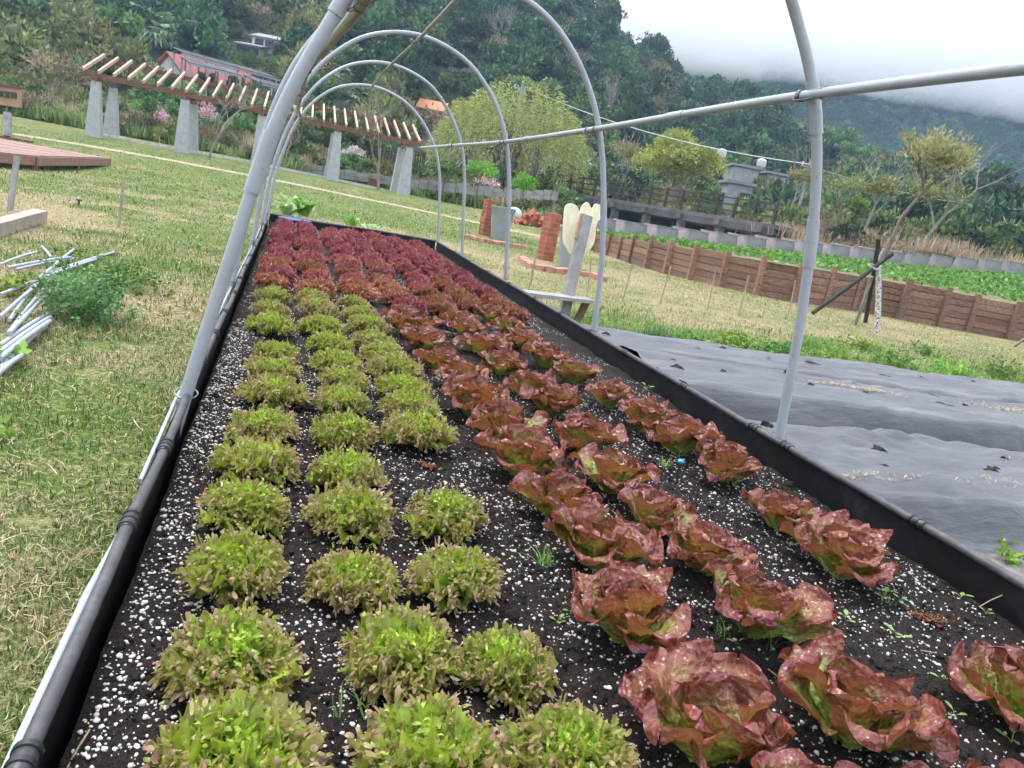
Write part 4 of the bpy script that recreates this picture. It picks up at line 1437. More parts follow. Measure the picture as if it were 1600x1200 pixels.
# two slatted garden benches further back
for (u, v, D), txt in (((36, 183, 44), 'small brown timber bench behind the sign board'), ((91, 194.5, 42), 'small brown timber bench left of the pergola')):
    p = gpt(u, v, D)
    e = empty('timber_bench', p, txt, 'bench', None, -.15)
    for x in (-.5, .5): MB().box((x, 0, .22), (.22, .45, .46)).build('leg', M_wood, e)
    for y in (-.13, .13): MB().box((0, y, .48), (1.25, .22, .07)).build('seat_plank', M_woodl, e)
    MB().box((-.85, .1, .33), (.3, .5, .66)).build('end_block', M_wood, e)

# canes and stakes in the lawn
def stake(u0, v0, u1, v1, D, rad, mat, label, name='wooden_stake', square=False, group=None):
    a, b = gpt(u0, v0, D), at(u1, v1, D)
    mb = MB()
    if square: mb.bar(a * 0 - (0, 0, .1), b - a, rad * 2, rad * 2, (0, 1, 0))
    else: mb.tube([(0, 0, -.1), (b - a) * .5 + (.008, 0, 0), b - a], rad, 8)
    return tag(mb.build(name, mat, None, not square, a), label, 'stake', group)


stake(14, 328, 27, 244, 11.1, .035, M_greyw, 'short grey square stake at the left edge below the deck', square=True)
stake(184, 356, 193, 284, 11.5, .022, M_bam, 'thin tan stake standing alone in the left lawn')
M_timber = simple('pale_sawn_timber', (.40, .34, .28), .8, .2, 5, .3, .004)
A, B = onz(-60, 372, 0.09), onz(63, 337, .09)
tag(MB().bar(A - A, B - A, .17, .17).build('timber_beam', M_timber, None, False, A, bevel=.008), 'pale squared timber beam lying in the grass at the left edge', 'timber')
p = onz(123, 322, 0)
sp_k = empty('sprinkler', p, 'small black sprinkler head standing in the left lawn', 'sprinkler')
MB().tube([(0, 0, -.05), (0, 0, .10)], .018, 8).build('riser', M_tube, sp_k, True)
MB().lathe([(.02, .09), (.05, .10), (.055, .12), (.03, .135), (.0, .14)], 12).build('head', M_tube, sp_k, True)

# ================================================================== LOW STONE WALL behind the pergola
wl = [at(468, 267, 46), at(560, 280, 46), at(650, 291, 46), at(760, 303, 46), at(870, 310, 45)]
sw = empty('low_block_wall', wl[0], 'low grey block wall running behind the pergola', 'wall')
P = smooth_path(wl, 29)
tops = np.interp(np.arange(29), [0, 7, 14, 21, 28], [253, 264, 276, 285, 294])
for i in range(28):
    a, b = P[i], P[i + 1]
    ztop = at(lerp(468, 870, i / 28), tops[i], 46)[2] + .05 * (i % 3)
    zz = a[2] + .42 + .04 * (i % 3)
    for row in (0, 1):
        h = (zz - a[2] + .1) / 2
        c0 = a[2] - .1 + h * row
        MB().bar([*(a + (b - a) * .02)[:2], c0 + h / 2], [*(b - (b - a) * .02)[:2], c0 + h / 2], .3 + .02 * ((i + row) % 2), h - .02).build('stone_block', M_stone, sw, loc=-wl[0])
box_ = gpt(581, 291, 42.5)
bx = empty('wooden_box', box_, 'small brown wooden box on the lawn by the last pergola columns', 'box', None, .4)
MB().box((0, 0, .22), (.34, .34, .44)).build('body', M_wood, bx)
MB().box((0, 0, .47), (.42, .42, .05)).build('lid', M_wood, bx)

# ================================================================== BRICK PILLARS WITH PLANTERS
MB_brick = MB().box((0, 0, 0), (.222, .108, .118), jit=.002).mesh('brick', M_brick)
def brick_pillar(u, v, rows, label, rz, tiltx):
    p = onz(u, v, 0)
    e = empty('brick_pillar', p, label, 'pillar', 'brick pillars beside planters', rz)
    e.scale = (.80, .80, .98)
    MB().box((0, 0, rows * .135 / 2), (.425, .425, rows * .135 - .012)).build('mortar_core', M_mortar, e)
    for r_ in range(rows):
        z = .067 + r_ * .135
        lay = [(-.115, -.165, 0), (.115, -.165, 0), (-.115, .165, 0), (.115, .165, 0), (-.17, 0, 90), (.17, 0, 90)] if r_ % 2 == 0 else [(-.165, -.115, 90), (-.165, .115, 90), (.165, -.115, 90), (.165, .115, 90), (0, -.17, 0), (0, .17, 0)]
        for x, y, a in lay:
            link('brick', MB_brick, e, (x * 1.02, y * 1.02, z), (0, 0, R_(a + random.uniform(-1.5, 1.5))))
    return e, p


brick_pillar(757, 368, 10, 'red brick pillar beside the far grey planter', .25, 0)
brick_pillar(851, 406, 10, 'red brick pillar beside the cream board, nearer of two', .25, 0)
M_pot = simple('grey_planter_glaze', (.33, .36, .38), .6, .12, 3, .15, .005)
for u, v, sc, txt in ((779, 374, 1.0, 'tall tapered grey planter beside the far brick pillar'), (888, 419, .92, 'tall grey planter behind the cream board')):
    p = onz(u, v, 0)
    e = empty('planter', p, txt, 'planter', 'tall grey planters')
    e.scale = (sc,) * 3
    MB().lathe([(.27, 0), (.30, .1), (.38, .6), (.44, 1.08), (.46, 1.10), (.46, 1.16), (.41, 1.16), (.40, 1.05)], 24).build('pot', M_pot, e, True)
    MB().lathe([(.0, 1.02), (.395, 1.03), (.395, 1.05), (0, 1.06)], 24).build('potting_mix', M_soil, e)
# pale arched brick kerbs on the lawn
def kerb_row(px, n, label):
    P = smooth_path([onz(*c, 0) for c in px], n + 1)
    e = empty('brick_kerb', P[0], label, 'kerb', 'low curved brick kerbs on the lawn')
    for i in range(n):
        a, b = P[i], P[i + 1]
        sh = .02 * math.sin(i * 2.1)
        MB().bar(a + (b - a) * .04 - P[0] + (0, 0, .05 + sh), b - (b - a) * .04 - P[0] + (0, 0, .05), .22, .16).build('kerb_brick', M_brickp, e, bevel=.02)
    return e


kerb_row([(815, 408), (828, 418), (850, 424), (890, 428), (925, 434), (943, 440)], 14, 'curved pale red brick kerb in front of the nearer brick pillar')
kerb_row([(728, 372), (760, 380), (800, 386), (822, 390)], 10, 'curved pale red brick kerb in front of the farther brick pillar')
# white bag and orange rubble behind the far planter
rg = np.random.default_rng(9)
p = onz(835, 330, .3)
p = np.array([*at(845, 333, 38)[:2], float(ground(*at(845, 333, 38)[:2]))])
rb = empty('brick_rubble', p, 'heap of orange broken bricks on the far lawn', 'rubble')
for i in range(46):
    q = np.array([rg.normal(0, 1.1), rg.normal(0, .4), 0])
    q[2] = max(.05, .7 - abs(q[0] + .4) * .5) * rg.random()
    link('brick', MB_brick, rb, q, tuple(rg.uniform(0, 3, 3)), 1.6)
p = gpt(800, 345, 30.5)
mb = MB()
V, F = ico()
V = V * np.array([.40, .25, .30]) * (1 + rg.normal(0, .4, (12, 1)).clip(-.6, .6))
o = link('white_sack', np_mesh('white_sack', V, F, simple('white_sack_cloth', (.7, .7, .68), .8, .1), True), None, p + (0, 0, .9))
m_ = o.modifiers.new('sub', 'SUBSURF'); m_.levels = m_.render_levels = 1
tag(o, 'crumpled white sack behind the far grey planter', 'sack')

# ================================================================== CREAM BOARD ON A GREY POST, BENCH
D0 = 10.8
pb = at(880, 496, D0)
pb[2] = 0
sgn = empty('butterfly_board', pb, 'cream butterfly-shaped board nailed to a leaning grey timber post', 'sign')
def b2(u, v, d=0.0): return at(u, v, D0 + d) - pb
MB().bar(b2(877, 508), b2(917, 337), .15, .11, (0, 1, 0)).build('post', M_greyw, sgn, bevel=.006)
MB().bar(b2(903, 374, -.02), b2(912, 335, -.02), .10, .06, (0, 1, 0)).build('cleat', simple('new_tan_wood', (.44, .27, .15), .7, .15, 10), sgn)
outl = [(880, 362), (881, 340), (884, 322), (893, 318), (902, 322), (906, 331), (911, 320), (919, 316), (923, 323), (926, 326), (930, 319), (938, 320), (943, 330), (942, 340), (935, 345), (932, 352),
        (931, 366), (928, 380), (920, 392), (908, 398), (897, 399), (889, 395), (886, 388), (880, 378)]
outl = [tuple(c[:2]) for c in smooth_path([(u, v, 0) for u, v in outl + outl[:1]], 64)[:-1]]
pf = [b2(u, v, .14) for u, v in outl]
pk = [p + np.array([0, .03, 0]) for p in pf]
n = len(pf)
k = NT('cream_painted_board')
oc = k.objco()
mp = k.n('Mapping', Scale=(2.0, 2.0, .35))
k.set(mp.inputs['Vector'], oc)
k.bs(Base_Color=k.ramp(k.noise(9, 4, .6, mp.outputs[0]), [(.3, (.62, .54, .33)), (.7, (.82, .76, .56))]), Roughness=.7)
MB().poly(pf + pk, [tuple(range(n))[::-1], tuple(range(n, 2 * n))] + [(i, (i + 1) % n, n + (i + 1) % n, n + i) for i in range(n)]).build('butterfly_panel', k.m, sgn)
A, B = onz(822, 459, .30), onz(926, 471, .30)
bn = empty('garden_bench', ((A + B) / 2) * (1, 1, 0), 'weathered grey plank bench behind the bed and the leaning post', 'bench')
bo = ((A + B) / 2) * (1, 1, 0)
for k_ in (0, 1):
    o_ = np.array([0, .16 * k_, 0])
    MB().bar(A - bo + o_, B - bo + o_, .14, .05).build('seat_plank', M_greyw, bn)
for f in (.08, .92):
    q = lerp(A, B, f) - bo
    MB().bar((q[0] - .06, q[1] + .08, -.02), (q[0] + .02, q[1] + .08, .28), .10, .06, (0, 1, 0)).build('leg', simple('log_leg', (.16, .10, .06), .8, .2, 10), bn)

# bamboo canes on the lawn
for i, (u0, v0, u1, v1) in enumerate([(826, 452, 838, 395), (917, 470, 924, 402), (972, 471, 988, 413), (1030, 477, 1048, 416), (1105, 486, 1117, 425), (1153, 494, 1170, 431), (1230, 500, 1243, 438)]):
    a = onz(u0, v0, 0)
    D = float((CR.T @ (a - (0, 0, CAMH)))[2] * -1)
    stake(u0, v0, u1, v1, D, .016, M_bam, f'thin bamboo cane in the dry lawn, {ORD[i]} from the left', 'bamboo_cane', group='bamboo canes in the lawn')

# ================================================================== SLEEPER RETAINING WALL, BANK, BLOCKS
base_px = [(925, 392), (951, 399), (1015, 420), (1097, 442), (1200, 466), (1270, 476), (1340, 486), (1440, 506), (1510, 517), (1570, 529), (1680, 548)]
top_px = [366, 372, 377, 390, 408, 418, 430, 448, 461, 471, 491]
WB, WT = [], []
for (u, v), tv in zip(base_px, top_px):
    b = onz(u, v, 0)
    D = float(-(CR.T @ (b - (0, 0, CAMH)))[2])
    WB.append(b)
    WT.append(max(.65, at(u + 10, tv, D)[2]))
WB, WT = np.array(WB), np.array(WT)
wseg = np.concatenate([[0], np.cumsum(np.linalg.norm(np.diff(WB, axis=0), axis=1))])


def wall_pt(s_): return np.array([np.interp(s_, wseg, WB[:, 0]), np.interp(s_, wseg, WB[:, 1]), 0])
def wall_h(s_): return float(np.interp(s_, wseg, WT))


sl_ = empty('sleeper_wall', WB[0], 'retaining wall of brown timber sleepers with upright posts across the lawn', 'retaining wall')
WN = np.array([-(WB[-1] - WB[0])[1], (WB[-1] - WB[0])[0], 0])
WN /= np.linalg.norm(WN)                                  # away from the camera
if WN[1] < 0: WN = -WN
s_ = 0.0
r = random.Random(8)
while s_ < wseg[-1] - .5:
    ln = r.uniform(1.15, 1.65)
    a, b = wall_pt(s_), wall_pt(min(s_ + ln, wseg[-1]))
    h = wall_h(s_ + ln / 2) + r.uniform(-.05, .05)
    nrow = max(3, int(round(h / .21)))
    for q in range(nrow):
        zc = (q + .5) * h / nrow - .03
        jo = r.uniform(-.02, .02)
        t_ = (b - a) / np.linalg.norm(b - a)
        MB().bar(a + t_ * .01 + WN * jo - WB[0] + (0, 0, zc), b - t_ * .01 + WN * jo - WB[0] + (0, 0, zc), .12, h / nrow - .012 - r.uniform(0, .012)).build('sleeper', M_sleeper, sl_)
    pw = r.uniform(.15, .26)
    ph = h + r.uniform(.02, .12)
    MB().bar(a - WN * .13 - WB[0] - (0, 0, .1), a - WN * .10 - WB[0] + (0, 0, ph), pw, .11, (0, 1, 0), taper=.95).build('post', M_sleeper, sl_)
    s_ += ln

blk_px = [(925, 358), (966, 366), (1017, 372), (1065, 379), (1112, 383), (1157, 389), (1202, 393), (1246, 397), (1290, 401), (1332, 406), (1375, 411), (1414, 415), (1453, 418), (1491, 421), (1530, 424), (1567, 427), (1605, 431)]
BK = [at(u, v, lerp(34.5, 37.5, i / 16)) for i, (u, v) in enumerate(blk_px)]


def bank_line(f, s01):
    """f 0 at the wall top .. 1 at the blocks"""
    s_ = s01 * wseg[-1]
    a = wall_pt(s_) + WN * .05
    a[2] = wall_h(s_) - .06
    k_ = s01 * (len(BK) - 1)
    i = min(int(k_), len(BK) - 2)
    b = lerp(BK[i], BK[i + 1], k_ - i)
    return lerp(a, b, f)


k = NT('bank_earth')
pos = k.pos()
k.bs(Base_Color=k.ramp(k.noise(7, 4, .7, pos), [(.3, (.06, .05, .03)), (.6, (.17, .16, .06)), (.8, (.30, .26, .15))]), Roughness=.95)
M_bank = k.m
V = np.array([bank_line(f, s01) for f in np.linspace(0, 1, 7) for s01 in np.linspace(0, 1, 50)])
i = (np.arange(6)[:, None] * 50 + np.arange(49)[None]).ravel()
tag(link('planted_bank', np_mesh('planted_bank', V, np.stack([i, i + 1, i + 51, i + 50], 1), M_bank, True)), 'sloping bank of earth behind the sleeper wall', kind='structure')
# creeping leaves on the bank (uncountable)
rg = np.random.default_rng(12)
P, g = [], []
for _ in range(15000):
    s01, f = rg.random(), rg.uniform(.06, .97)
    lush = .35 + .65 * float(sstep(.25, .6, s01)) if f > .15 else .5
    if rg.random() > lush: continue
    q = bank_line(f, s01)
    P.append(q + (0, 0, rg.uniform(-.02, .10) * (1 if f < .7 else .3)))
P = np.array(P)
N = np.stack([rg.normal(0, .7, len(P)), rg.normal(-.3, .7, len(P)), rg.uniform(.1, 1, len(P))], 1)
V, F = leafquads(P, N, rg.uniform(.12, .22, len(P)), .75, 5)
tag(link('creeping_greens', np_mesh('creeping_greens', V, F, M_weed, False, {'g': np.repeat(np.clip(rg.normal(.55, .3, len(P)), 0, 1), 4)})), 'low leafy greens covering the bank behind the sleeper wall', 'greens', kind='stuff')
# road deck under the blocks and the ground behind it
def back_off(d, dz=0.0):
    out_ = []
    for i, p in enumerate(BK):
        t_ = BK[min(i + 1, 16)] - BK[max(i - 1, 0)]
        n_ = np.array([-t_[1], t_[0], 0])
        n_ /= np.linalg.norm(n_)
        out_.append(p + n_ * d + (0, 0, dz))
    return np.array(out_)


rows = [back_off(-.35, -.4), back_off(-.3, .0), back_off(2.6, .02), back_off(2.65, -.1), back_off(8, -.6), back_off(30, -1.0)]
V = np.concatenate(rows)
i = (np.arange(5)[:, None] * 17 + np.arange(16)[None]).ravel()
tag(link('block_path', np_mesh('block_path', V, np.stack([i, i + 1, i + 18, i + 17], 1), M_pink, False)), 'pinkish paved path between two rows of blocks', kind='structure')
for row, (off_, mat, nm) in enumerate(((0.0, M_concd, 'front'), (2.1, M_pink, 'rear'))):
    L_ = back_off(off_ + .25, .0)
    for i in range(16):
        if row == 1 and i > 11: continue
        t_ = L_[i + 1] - L_[i]
        ln = np.linalg.norm(t_)
        a = L_[i] + t_ * .02 if i else L_[0]
        p = L_[i] + t_ * .5
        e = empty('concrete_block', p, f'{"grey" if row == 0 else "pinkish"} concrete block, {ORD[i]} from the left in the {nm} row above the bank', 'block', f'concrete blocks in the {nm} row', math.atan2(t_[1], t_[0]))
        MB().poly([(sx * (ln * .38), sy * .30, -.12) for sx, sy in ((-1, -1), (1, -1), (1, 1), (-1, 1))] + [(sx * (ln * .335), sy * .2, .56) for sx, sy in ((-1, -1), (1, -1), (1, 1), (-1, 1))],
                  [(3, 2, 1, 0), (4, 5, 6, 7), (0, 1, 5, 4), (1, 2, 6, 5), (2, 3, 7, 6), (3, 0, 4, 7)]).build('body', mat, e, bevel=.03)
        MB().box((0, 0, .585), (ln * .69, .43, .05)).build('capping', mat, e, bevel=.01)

# ================================================================== FOOTBRIDGE
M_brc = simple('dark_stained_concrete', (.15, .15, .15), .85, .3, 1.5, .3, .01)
LZ = 2.72
fa, fb = at(866, 300, 56), at(1207, 355, 41)
fa, fb = np.array([fa[0], fa[1], LZ]), np.array([fb[0], fb[1], LZ])
br = empty('footbridge', fa * (1, 1, 0), 'concrete footbridge with dark timber railing beyond the blocks', 'footbridge')
bo = fa * (1, 1, 0)
t_ = (fb - fa)
LN = np.linalg.norm(t_)
t_ /= LN
nn = np.array([-t_[1], t_[0], 0])
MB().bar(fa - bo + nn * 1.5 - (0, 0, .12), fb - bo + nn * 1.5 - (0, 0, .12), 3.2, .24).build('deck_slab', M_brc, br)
MB().bar(fa - bo - (0, 0, .42), fb - bo - (0, 0, .42), .3, .34).build('edge_beam', simple('dark_concrete_beam', (.10, .10, .10), .85, .3, 1.5), br)  # darker grey than the slab over the whole beam
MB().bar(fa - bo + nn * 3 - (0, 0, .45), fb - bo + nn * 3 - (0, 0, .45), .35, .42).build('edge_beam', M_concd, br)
for i in range(7):
    p = fa + t_ * (LN * (.04 + i * .155)) - bo
    for k_ in (0.1, 2.9):
        q = p + nn * k_
        MB().bar((q[0], q[1], -.3), (q[0], q[1], LZ - .6), .42, .42, (0, 1, 0)).build('pier', M_brc, br)
    MB().bar(p - nn * .35 + (0, 0, -.35), p + nn * 3.3 + (0, 0, -.35), .36, .32).build('cross_beam', M_brc, br)
M_rail = simple('dark_brown_railing', (.045, .033, .028), .7, .2, 8)
for side in (.15,):
    for h in (.38, .74, 1.10):
        MB().bar(fa - bo + nn * side + (0, 0, h), fb - bo + nn * side + (0, 0, h), .09, .09).build('rail', M_rail, br)
    np_ = 15
    for i in range(np_):
        p = fa + t_ * (LN * (i + .1) / (np_ - .8)) - bo + nn * side
        MB().bar(p + (0, 0, -.1), p + (0, 0, 1.22), .14, .14, (0, 1, 0)).build('rail_post', M_rail, br)
MB().bar(fa - bo + nn * 3.3 + (0, 0, -3.2), fb - bo + nn * 3.3 + (0, 0, -3.2), .3, 5.2).build('void_backing_wall', simple('painted_void_shade', (.025, .025, .025), .9, .2, 2), br)  # near-black wall added so the void under the deck looks shaded

# ================================================================== PROPPED YOUNG TREE (right)
pt = onz(1372, 520, 0)
D1 = float(-(CR.T @ (pt - (0, 0, CAMH)))[2])
prop = empty('tree_prop', pt + (0, 0, 0), 'tripod of charred poles propping the young tree by the sleeper wall', 'tree prop')
def d1(u, v, d=0.0): return at(u, v, D1 + d) - pt
for (u0, v0, u1, v1, rad, d0, dd) in ((1270, 489, 1394, 397, .05, -.6, .1), (1352, 504, 1373, 374, .05, .5, 0), (1336, 508, 1362, 432, .045, 1.0, .1)):
    a, b = d1(u0, v0, d0), d1(u1, v1, dd)
    MB().tube([a, (a + b) / 2 + (.02, 0, 0), b], rad, 8).build('pole', M_black if rad > .046 else M_greyw, prop, True)
ring = [d1(1366, 417) + np.array([.14 * math.cos(t), .14 * math.sin(t), .05 * math.sin(t)]) for t in np.linspace(0, 6.28, 12)]
MB().tube(ring, .025, 6).build('lashing', M_greyw, prop, True)
# ================================================================== VEGETATION GENERATORS
def crown_arrays(rx, ry, rz, nl, n, leaf, seed, asp=.55, up=.35, lobe=.42, droop=0.0, core=True, hollow=.6):
    """leaf quads spread over the surfaces of nl lobes inside an ellipsoid; origin at the crown's centre"""
    r = np.random.default_rng(seed)
    d = r.normal(0, 1, (nl, 3))
    d /= np.linalg.norm(d, axis=1, keepdims=True)
    d[:, 2] = np.abs(d[:, 2]) * .9 - .35 * r.random(nl)
    C = d * np.array([rx, ry, rz]) * r.uniform(.35, .85, (nl, 1))
    R = np.array([rx, ry, rz]).mean() * lobe * r.uniform(.6, 1.25, nl)
    li = r.integers(0, nl, n)
    e = r.normal(0, 1, (n, 3))
    e /= np.linalg.norm(e, axis=1, keepdims=True)
    e[:, 2] = np.where(r.random(n) < .7, np.abs(e[:, 2]), e[:, 2])
    P = C[li] + e * (R[li] * r.uniform(hollow, 1.06, n))[:, None] * np.array([1, 1, .85])
    N = e * .8 + r.normal(0, .55, (n, 3)) + np.array([0, 0, up - droop])
    V, F = leafquads(P, N, leaf * r.uniform(.6, 1.4, n), asp, seed + 1)
    g = np.repeat(np.clip(r.normal(.45, .22, nl)[li] + r.normal(0, .2, n), 0, 1), 4)
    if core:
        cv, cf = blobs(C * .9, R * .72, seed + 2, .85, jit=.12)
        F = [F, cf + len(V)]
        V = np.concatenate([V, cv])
        g = np.concatenate([g, np.zeros(len(cv))])  # inner blobs take the darkest leaf tone, shade painted into the crown's gaps
    return V, F, g


def crown_mesh(name, mat, *a, **k):
    V, F, g = crown_arrays(*a, **k)
    return np_mesh(name, V, F, mat, False, {'g': g})


def branch_mb(mb, p, d, L, r0, lev, rnd, spread=.6, up=.15, tips=None, n=3, bendy=.15):
    """recursive branches into mb"""
    p, d = np.asarray(p, float), np.asarray(d, float) / np.linalg.norm(d)
    pts = [p]
    for i in range(3):
        d = d + np.array([rnd.uniform(-bendy, bendy), rnd.uniform(-bendy, bendy), rnd.uniform(-bendy, bendy) + up * .3])
        d /= np.linalg.norm(d)
        pts.append(pts[-1] + d * L / 3)
    r1 = r0 * (.62 if lev else .3)
    mb.tube(pts, [r0, lerp(r0, r1, .33), lerp(r0, r1, .66), r1], 7 if r0 > .05 else 5, False)
    if lev <= 0:
        if tips is not None: tips.append(pts[-1])
        return
    for i in range(n):
        a = rnd.uniform(0, 6.28)
        q = np.array([math.cos(a), math.sin(a), rnd.uniform(-.2, .5)]) * spread
        branch_mb(mb, pts[-1] if i < 2 else pts[2], d + q, L * rnd.uniform(.6, .85), r1 * .9, lev - 1, rnd, spread, up, tips, n, bendy)


M_bark = simple('grey_brown_bark', (.17, .14, .11), .9, .3, 8, .5, .02)
M_barkp = simple('pale_bark', (.31, .285, .245), .85, .25, 8, .3, .02)
M_barkr = simple('pinkish_bark', (.36, .27, .22), .85, .25, 8, .3, .02)
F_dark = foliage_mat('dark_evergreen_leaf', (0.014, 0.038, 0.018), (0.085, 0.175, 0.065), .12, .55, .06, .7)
F_mid = foliage_mat('mid_green_leaf', (0.0438, 0.0875, 0.0262), (0.21, 0.298, 0.0963), .2, .55, .07, .6)
F_olive = foliage_mat('olive_leaf', (0.09, 0.11, 0.035), (0.40, 0.41, 0.16), .2, .6, .06, .5)
F_brown = foliage_mat('brownish_scrub_leaf', (0.098, 0.077, 0.042), (0.364, 0.28, 0.182), .2, .7, .05, .5)
F_palm = foliage_mat('fan_palm_leaf', (0.051, 0.111, 0.051), (0.255, 0.374, 0.187), .2, .45, .04, .4)
F_willow = foliage_mat('willow_leaf', (0.17, 0.19, 0.055), (0.48, 0.52, 0.18), .3, .55, .02, .1)
F_yell = foliage_mat('yellow_green_leaf', (0.176, 0.22, 0.033), (0.528, 0.594, 0.154), .3, .55, .02, .1)
F_bright = foliage_mat('fresh_green_leaf', (.09, .22, .025), (.26, .46, .07), .3, .5, .03, .2)
F_pink = foliage_mat('pink_blossom', (.45, .22, .28), (.80, .56, .60), .3, .6, .03, .2)
F_whiteb = foliage_mat('white_blossom', (.50, .44, .40), (.85, .80, .76), .3, .6, .02, .2)
F_red = foliage_mat('reddish_shrub_leaf', (.18, .05, .06), (.42, .18, .17), .2, .6, .03, .3)
F_autumn = foliage_mat('bronze_autumn_leaf', (.15, .14, .05), (.44, .40, .21), .25, .6, .04, .1)
F_straw = foliage_mat('straw_reed', (.30, .24, .13), (.62, .52, .33), .2, .7, .03, .2)

# ---- library of crowns used by the uncountable woods (never linked to the scene itself)
LIB = bpy.data.collections.new('wood_library')
SPEC = {}


def lib(kind, me):
    o = bpy.data.objects.new(f'{len(LIB.objects):03d}_{kind}', me)
    LIB.objects.link(o)
    SPEC.setdefault(kind, []).append(len(LIB.objects) - 1)


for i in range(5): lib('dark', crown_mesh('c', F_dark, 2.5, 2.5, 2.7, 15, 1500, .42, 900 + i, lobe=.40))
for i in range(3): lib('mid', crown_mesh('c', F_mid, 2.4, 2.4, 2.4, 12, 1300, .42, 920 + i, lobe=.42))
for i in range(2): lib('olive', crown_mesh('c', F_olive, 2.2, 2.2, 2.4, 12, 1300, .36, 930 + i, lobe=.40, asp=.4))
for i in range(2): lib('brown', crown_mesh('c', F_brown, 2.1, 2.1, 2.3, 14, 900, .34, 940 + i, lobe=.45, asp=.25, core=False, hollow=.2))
rnd = random.Random(4)
for i in range(2):
    mb = MB()
    for a in range(4): branch_mb(mb, (0, 0, -2.6), (rnd.uniform(-.4, .4), rnd.uniform(-.4, .4), 1), 1.9, .09, 3, rnd, .75, .2)
    lib('bare', mb.mesh('c', M_barkp))


def palm_arrays(seed, n=26, L=1.7):
    r = np.random.default_rng(seed)
    Vs, Fs, off = [], [], 0
    for i in range(n):
        a, el = i * 2.4, r.uniform(-.3, 1.2)
        d = np.array([math.cos(a) * math.cos(el), math.sin(a) * math.cos(el), math.sin(el)])
        s = np.cross(d, (0, 0, 1))
        s /= np.linalg.norm(s)
        c = d * L * .5
        for q in range(7):
            t = (q - 3) / 3 * 1.1
            e = d * math.cos(t) + s * math.sin(t)
            e2 = e + np.array([0, 0, -.35])
            w = np.cross(e, np.cross(d, s)) * .07 * L
            Vs += [c, c + e * L * .35 + w, c + e2 * L * .62, c + e * L * .35 - w]
            Fs.append((off, off + 1, off + 2, off + 3))
            off += 4
    return np.array(Vs), np.array(Fs)


for i in range(2):
    V, F = palm_arrays(i)
    lib('palm', np_mesh('c', V, F, F_palm, False, {'g': np.repeat(np.random.default_rng(i).uniform(0, 1, len(F)), 4)}))
for i in range(2):
    r = np.random.default_rng(i)
    n = 260
    V, Q, T, C = grass_blades(r.normal(0, .35, n), r.normal(0, .35, n), r.uniform(.7, 1.7, n), np.full(n, .05), r.uniform(.05, .6, n), np.tile([[.5, .42, .27]], (n, 1)) * r.uniform(.6, 1.2, (n, 1)), i, None, np.zeros(n))
    lib('reed', np_mesh('c', V, [Q, T], M_grass, False, None, {'col': C}))
for i in range(2):
    r = np.random.default_rng(i + 5)
    n = 300
    V, Q, T, C = grass_blades(r.normal(0, .4, n), r.normal(0, .4, n), r.uniform(.3, .9, n), np.full(n, .05), r.uniform(.1, .9, n), lerp(np.array([[.10, .17, .05]]), np.array([[.30, .38, .14]]), r.random((n, 1))), i, None, np.zeros(n))
    lib('tallgrass', np_mesh('c', V, [Q, T], M_grass, False, None, {'col': C}))

ng = bpy.data.node_groups.new('scatter', 'GeometryNodeTree')
ng.interface.new_socket('Geometry', in_out='INPUT', socket_type='NodeSocketGeometry')
ng.interface.new_socket('Geometry', in_out='OUTPUT', socket_type='NodeSocketGeometry')
gi, go = ng.nodes.new('NodeGroupInput'), ng.nodes.new('NodeGroupOutput')
ci = ng.nodes.new('GeometryNodeCollectionInfo')
ci.inputs['Collection'].default_value = LIB
ci.inputs['Separate Children'].default_value = True
ci.inputs['Reset Children'].default_value = True
iop = ng.nodes.new('GeometryNodeInstanceOnPoints')
iop.inputs['Pick Instance'].default_value = True


def named(n, t):
    nd = ng.nodes.new('GeometryNodeInputNamedAttribute')
    nd.data_type = t
    nd.inputs['Name'].default_value = n
    return [o for o in nd.outputs if o.enabled][0]


ng.links.new(gi.outputs[0], iop.inputs['Points'])
ng.links.new(ci.outputs[0], iop.inputs['Instance'])
ng.links.new(named('idx', 'INT'), iop.inputs['Instance Index'])
ng.links.new(named('rot', 'FLOAT_VECTOR'), iop.inputs['Rotation'])
ng.links.new(named('sc', 'FLOAT_VECTOR'), iop.inputs['Scale'])
ng.links.new(iop.outputs[0], go.inputs[0])


def scatter(name, P, kinds, sc, label, cat, seed=0, zs=(.85, 1.25)):
    """uncountable vegetation: one object of points carrying library plants"""
    r = np.random.default_rng(seed)
    n = len(P)
    me = bpy.data.meshes.new(name)
    me.vertices.add(n)
    me.vertices.foreach_set('co', np.asarray(P, np.float32).ravel())
    idx = np.array([SPEC[k_][r.integers(len(SPEC[k_]))] for k_ in kinds], np.int32)
    a = me.attributes.new('idx', 'INT', 'POINT'); a.data.foreach_set('value', idx)
    rot = np.stack([r.normal(0, .06, n), r.normal(0, .06, n), r.uniform(0, 6.28, n)], 1).astype(np.float32)
    a = me.attributes.new('rot', 'FLOAT_VECTOR', 'POINT'); a.data.foreach_set('vector', rot.ravel())
    s = np.stack([sc * r.uniform(.85, 1.15, n), sc * r.uniform(.85, 1.15, n), sc * r.uniform(*zs, n)], 1).astype(np.float32)
    a = me.attributes.new('sc', 'FLOAT_VECTOR', 'POINT'); a.data.foreach_set('vector', s.ravel())
    me.update()
    o = link(name, me)
    m = o.modifiers.new('scatter', 'NODES')
    m.node_group = ng
    return tag(o, label, cat, kind='stuff')


# ================================================================== HILL
def px_dir(u, v):
    d = CR @ np.array([u - 800, 600 - v, -FPX])
    return math.atan2(d[0], d[1]), d[2] / math.hypot(d[0], d[1])


